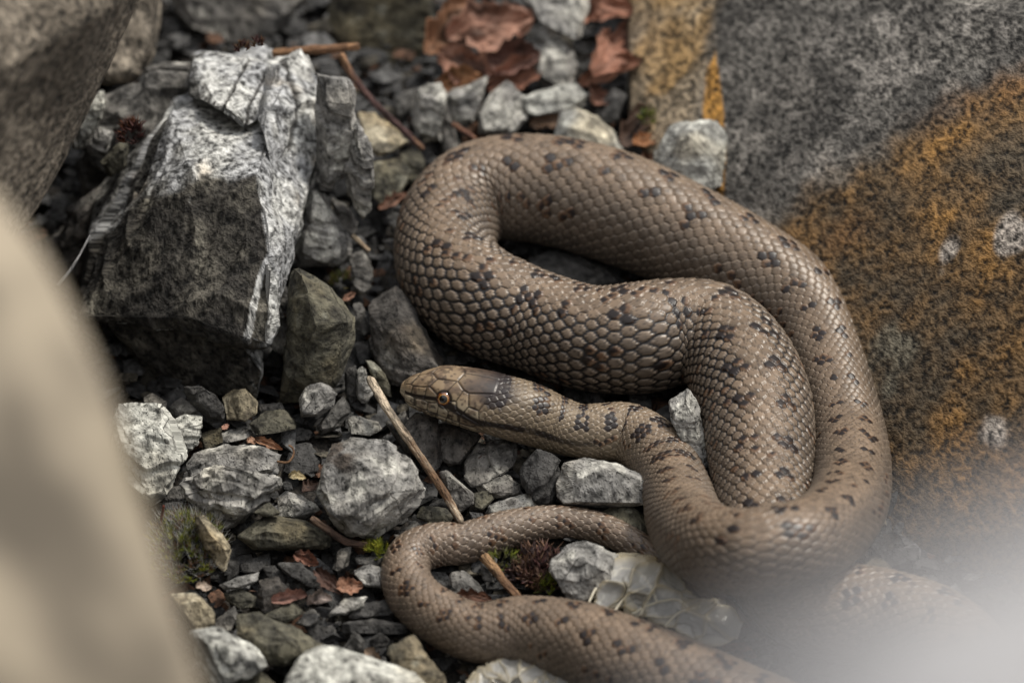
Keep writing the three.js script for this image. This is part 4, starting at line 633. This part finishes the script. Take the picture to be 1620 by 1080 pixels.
leaf('small pinkish seed husk beside the thin flat stone', 356, 675, 4.5, 15, 10, 0.9, 0.5, [0.45, 0.24, 0.17], { seed: 17 });
leaf('orange brown scrap above the pale upper ledge', 425, 703, 5.5, 44, 18, -0.4, 0.8, [0.30, 0.15, 0.08], { seed: 18 });
leaf('tan scrap lying left of the orange brown scrap', 398, 697, 6, 18, 16, 0.5, 0.6, [0.38, 0.22, 0.14], { seed: 19 });
leaf('dark crumpled scrap left of the big rounded stone', 490, 770, 4, 40, 24, 0.9, 1.0, [0.10, 0.06, 0.045], { seed: 20 });
leaf('yellow and white lichen scrap left of the big rounded stone', 470, 755, 5.5, 26, 18, 0.1, 0.9, [0.6, 0.5, 0.3], { seed: 21 });
leaf('pinkish scrap wedged above the dark long stone', 552, 469, 6, 22, 16, 0.6, 0.7, [0.33, 0.18, 0.12], { seed: 22 });
leaf('brown leaf bit left of the coil under the tan stone', 622, 318, 5, 52, 26, 0.6, 0.8, [0.28, 0.15, 0.10], { seed: 23 });
leaf('dark red leaf scrap below the inner tail edge', 745, 948, 3.5, 60, 26, 0.1, 1.0, [0.10, 0.04, 0.02], { seed: 24 });
leaf('small tan husk beside the dark round pebble', 592, 1040, 4, 36, 18, -0.9, 0.9, [0.28, 0.2, 0.14], { seed: 25 });
leaf('white and yellow crumb under the moss cushion', 322, 928, 5, 24, 20, 0.3, 1.0, [0.5, 0.4, 0.32], { seed: 26 });
leaf('dark brown scrap under the snake chin', 790, 722, 3.5, 70, 22, 0.35, 0.8, [0.09, 0.05, 0.035], { seed: 27 });

// ------------------------------------------------------------------ moss
function mossy(name, label, x, y, h, radius, count, shoot, cols, o = {}) {
  const r = rng((o.seed || 1) * 31), c0 = atH(x, y, h * 0.001), R = radius * K, base = group(name, c0), geos = [[], []];
  tag(base, label, o.cat || 'moss', o.group);
  const blade = (at, dir, len, wid, col, tip) => { const sidev = V(r() - 0.5, r() - 0.5, r() - 0.5).cross(dir).normalize().multiplyScalar(wid * 0.5), thick = sidev.clone().cross(dir).normalize().multiplyScalar(wid * 0.22), bow = V(r() - 0.5, 0.3, r() - 0.5).multiplyScalar(len * 0.35), P = [], C = [];
    const k = 3; for (let i = 0; i <= k; i++) { const t = i / k, c = at.clone().addScaledVector(dir, len * t).addScaledVector(bow, t * t), f = 1 - t * 0.94; for (const v of [sidev, thick, sidev.clone().negate()]) { const p = c.clone().addScaledVector(v, f); P.push(p.x, p.y, p.z); C.push(...mix3(col, tip, t)); } }
    const T = []; for (let i = 0; i < k; i++) for (let j = 0; j < 3; j++) { const a = i * 3 + j, b = i * 3 + (j + 1) % 3; T.push(a, b, a + 3, b, b + 3, a + 3); }
    const g = new THREE.BufferGeometry(); g.setAttribute('position', new THREE.Float32BufferAttribute(P, 3)); g.setAttribute('color', new THREE.Float32BufferAttribute(C, 3)); g.setIndex(T); return g; };
  for (let i = 0; i < count; i++) {
    const a = r() * 6.283, d = Math.sqrt(r()), at = V(Math.cos(a) * d * R, (1 - d * d) * R * (o.dome ?? 0.45), Math.sin(a) * d * R * (o.deep ?? 1)), n = V(Math.cos(a) * d * 0.8, 0.75, Math.sin(a) * d * 0.8).normalize();
    const col = cols[Math.floor(r() * cols.length)];
    for (let j = 0; j < 9; j++) { const q = r() * 6.283, dir = n.clone().multiplyScalar(0.55 + 0.5 * r()).add(V(Math.cos(q), 0.25, Math.sin(q)).multiplyScalar(0.6)).normalize(), k = 0.7 + 0.5 * r(); geos[0].push(blade(at.clone().addScaledVector(n, shoot * 0.08 * j), dir, shoot * (0.6 + 0.5 * r()), shoot * 0.20 * (o.broad || 1), col.map(v => v * k * 0.6), col.map(v => v * k))); if (o.hair && j % 3 === 0) geos[1].push(blade(at.clone().addScaledVector(dir, shoot * 0.7), dir.clone().add(V(r() - 0.5, 0.2, r() - 0.5)).normalize(), shoot * (1.2 + 0.9 * r()), shoot * 0.05, [0.55, 0.55, 0.52], [0.62, 0.62, 0.6])); }
  }
  const mat = new THREE.MeshPhysicalMaterial({ vertexColors: true, roughness: 0.7, side: THREE.DoubleSide });
  geos.forEach((list, i) => { if (!list.length) return; const g = mergeGeometries(list); g.computeVertexNormals(); tag(mesh(i ? 'hair_tips' : 'leaves', g, mat, base), null, null, null, 'stuff'); });
}
const GR = [0.26, 0.30, 0.03], YG = [0.46, 0.44, 0.04], BR = [0.22, 0.12, 0.06], RD = [0.11, 0.045, 0.04];
mossy('moss_cushion', 'green and brown moss cushion with white hair tips beside the blurred boulder', 294, 866, 3.5, 54, 430, 0.0013, [GR, GR, YG, BR, BR, [0.08, 0.09, 0.02]], { seed: 1, hair: true, deep: 1.3 });
mossy('moss_tuft', 'small bright green moss tuft left of the tail loop', 598, 874, 3.5, 13, 26, 0.0013, [YG, GR, [0.3, 0.34, 0.03]], { seed: 2 });
mossy('moss_tuft', 'small green moss tuft beside the crusted stone inside the tail loop', 872, 930, 2, 17, 26, 0.0014, [GR, [0.12, 0.15, 0.03]], { seed: 3 });
mossy('moss_tuft', 'pale green moss strands left of the dried dark moss', 797, 890, 3, 16, 24, 0.0013, [[0.2, 0.2, 0.09], GR], { seed: 4 });
mossy('dried_moss', 'dried dark purple brown moss clump inside the tail loop', 850, 908, 1, 33, 90, 0.0024, [[0.13, 0.075, 0.055], RD, [0.06, 0.035, 0.035], [0.18, 0.10, 0.06]], { seed: 5, dome: 0.3, broad: 2.2 });
mossy('dried_moss', 'dried dark red moss tuft hanging on the left of the pale block', 208, 218, 34, 16, 40, 0.0018, [RD, [0.08, 0.03, 0.025], [0.2, 0.07, 0.03]], { seed: 6, dome: 1.1 });
mossy('dried_moss', 'tiny dark red moss tuft on top of the pale block, right one of two', 408, 72, 50, 7, 14, 0.0012, [RD, BR], { seed: 7, dome: 1 });
mossy('dried_moss', 'tiny dark red moss tuft on top of the pale block, left one of two', 384, 80, 48, 7, 14, 0.0012, [RD, BR], { seed: 8, dome: 1 });
mossy('moss_tuft', 'dark olive moss under the blocky pale-faced stone', 540, 447, 4, 16, 24, 0.0012, [[0.10, 0.11, 0.02], [0.16, 0.13, 0.02]], { seed: 9 });
mossy('moss_tuft', 'green sprig left of the pale cracked block', 1024, 190, 7, 10, 12, 0.0016, [[0.09, 0.13, 0.03], GR], { seed: 10 });

// ------------------------------------------------------------------ shed skin: a thin crumpled translucent tube with ribs
function shed(label, path, radius, seed, folds = []) {
  const pts = path.map(([x, y, h]) => atH(x, y, h * 0.001)), curve = new THREE.CatmullRomCurve3(pts), n = 150, m = 70, P = [], C = [], T = [], sd = seed * 5.1, r0 = rng(seed * 91);
  const cells = []; for (let i = 0; i < 46; i++) cells.push([r0(), (r0() - 0.5) * 5.6, r0()]);
  for (let i = 0; i <= n; i++) { const t = i / n, c = curve.getPointAt(t), tn = curve.getTangentAt(t), N = V(0, 1, 0).addScaledVector(tn, -tn.y).normalize(), B = tn.clone().cross(N), r = radius * K * (0.8 + 0.2 * Math.sin(t * 9 + sd)) * Math.pow(clamp(Math.sin(Math.PI * clamp(t, 0.02, 0.98)) * 2.2), 0.5);
    for (let j = 0; j <= m; j++) { const q = (j / m - 0.5) * 5.4; let d1 = 9, d2 = 9, hh = 0; // creases run where two hollows meet
      for (const [ct, cq, ch] of cells) { const a = (t - ct + 0.03 * noise(q * 2, t * 9, sd)) * 5.5, b = (q - cq) * 0.62, d = Math.hypot(a, b); if (d < d1) { d2 = d1; d1 = d; hh = ch; } else if (d < d2) d2 = d; }
      const crease = sstep(0.16, 0.0, d2 - d1), w = 0.62 + 0.26 * sstep(0.5, 0, d2 - d1) + 0.14 * crease + 0.16 * (hh - 0.5) * sstep(0, 0.3, d2 - d1) + 0.05 * noise(q * 6, t * 40, sd);
      const p = c.clone().addScaledVector(N, Math.cos(q) * r * w * 0.6).addScaledVector(B, Math.sin(q) * r * w * 1.2); P.push(p.x, p.y, p.z);
      C.push(...mix3([0.95, 0.94, 0.90], [0.90, 0.80, 0.58], crease * 0.9)); } }
  for (let i = 0; i < n; i++) for (let j = 0; j < m; j++) { const a = i * (m + 1) + j; T.push(a, a + m + 1, a + 1, a + 1, a + m + 1, a + m + 2); }
  const g = new THREE.BufferGeometry(); g.setAttribute('position', new THREE.Float32BufferAttribute(P, 3)); g.setAttribute('color', new THREE.Float32BufferAttribute(C, 3)); g.setIndex(T); g.computeVertexNormals();
  const at = centred(g), me = mesh('shed_skin', g, new THREE.MeshPhysicalMaterial({ vertexColors: true, transmission: 0.72, thickness: 0, roughness: 0.2, ior: 1.45, side: THREE.DoubleSide })); me.position.copy(at);
  const root = me; tag(me, label, 'snake skin');
  for (const f of folds) { const c = new THREE.CatmullRomCurve3(parsePoly(f).map(([x, y]) => atH(x, y, 0.0068).sub(at))), tg = new THREE.TubeGeometry(c, 40, 0.00022, 7), pp = tg.attributes.position; for (let i = 0; i < pp.count; i++) { const k = 1.0e-4; pp.setXYZ(i, pp.getX(i) + k * noise(pp.getX(i) * 900, pp.getY(i) * 900, 3), pp.getY(i) + k * noise(pp.getX(i) * 900, 7, pp.getZ(i) * 900), pp.getZ(i)); } mesh('fold', tg, foldMat, root); }
  return me;
}
const foldMat = new THREE.MeshPhysicalMaterial({ color: new THREE.Color().setRGB(0.66, 0.61, 0.48), roughness: 0.3, transmission: 0.25, thickness: 0 });
shed('translucent shed skin crumpled between the tail and the big coil', [[950, 960, 5], [985, 925, 6], [1030, 935, 6], [1075, 965, 5], [1130, 985, 5], [1170, 1000, 4]], 48, 1, ['932,952 944,929 964,908 989,899 1013,908 1030,929 1039,952', '970,972 980,955 994,940 1022,928', '999,972 1020,960 1040,953 1072,949 1094,964', '1013,972 1025,949 1040,926 1062,927', '1054,990 1066,976 1080,967 1108,960']);
shed('pale shed skin scrap under the tail at the bottom edge', [[740, 1085, 3], [790, 1072, 3], [850, 1075, 3], [910, 1095, 3]], 34, 2);

renderer.render(scene, camera);
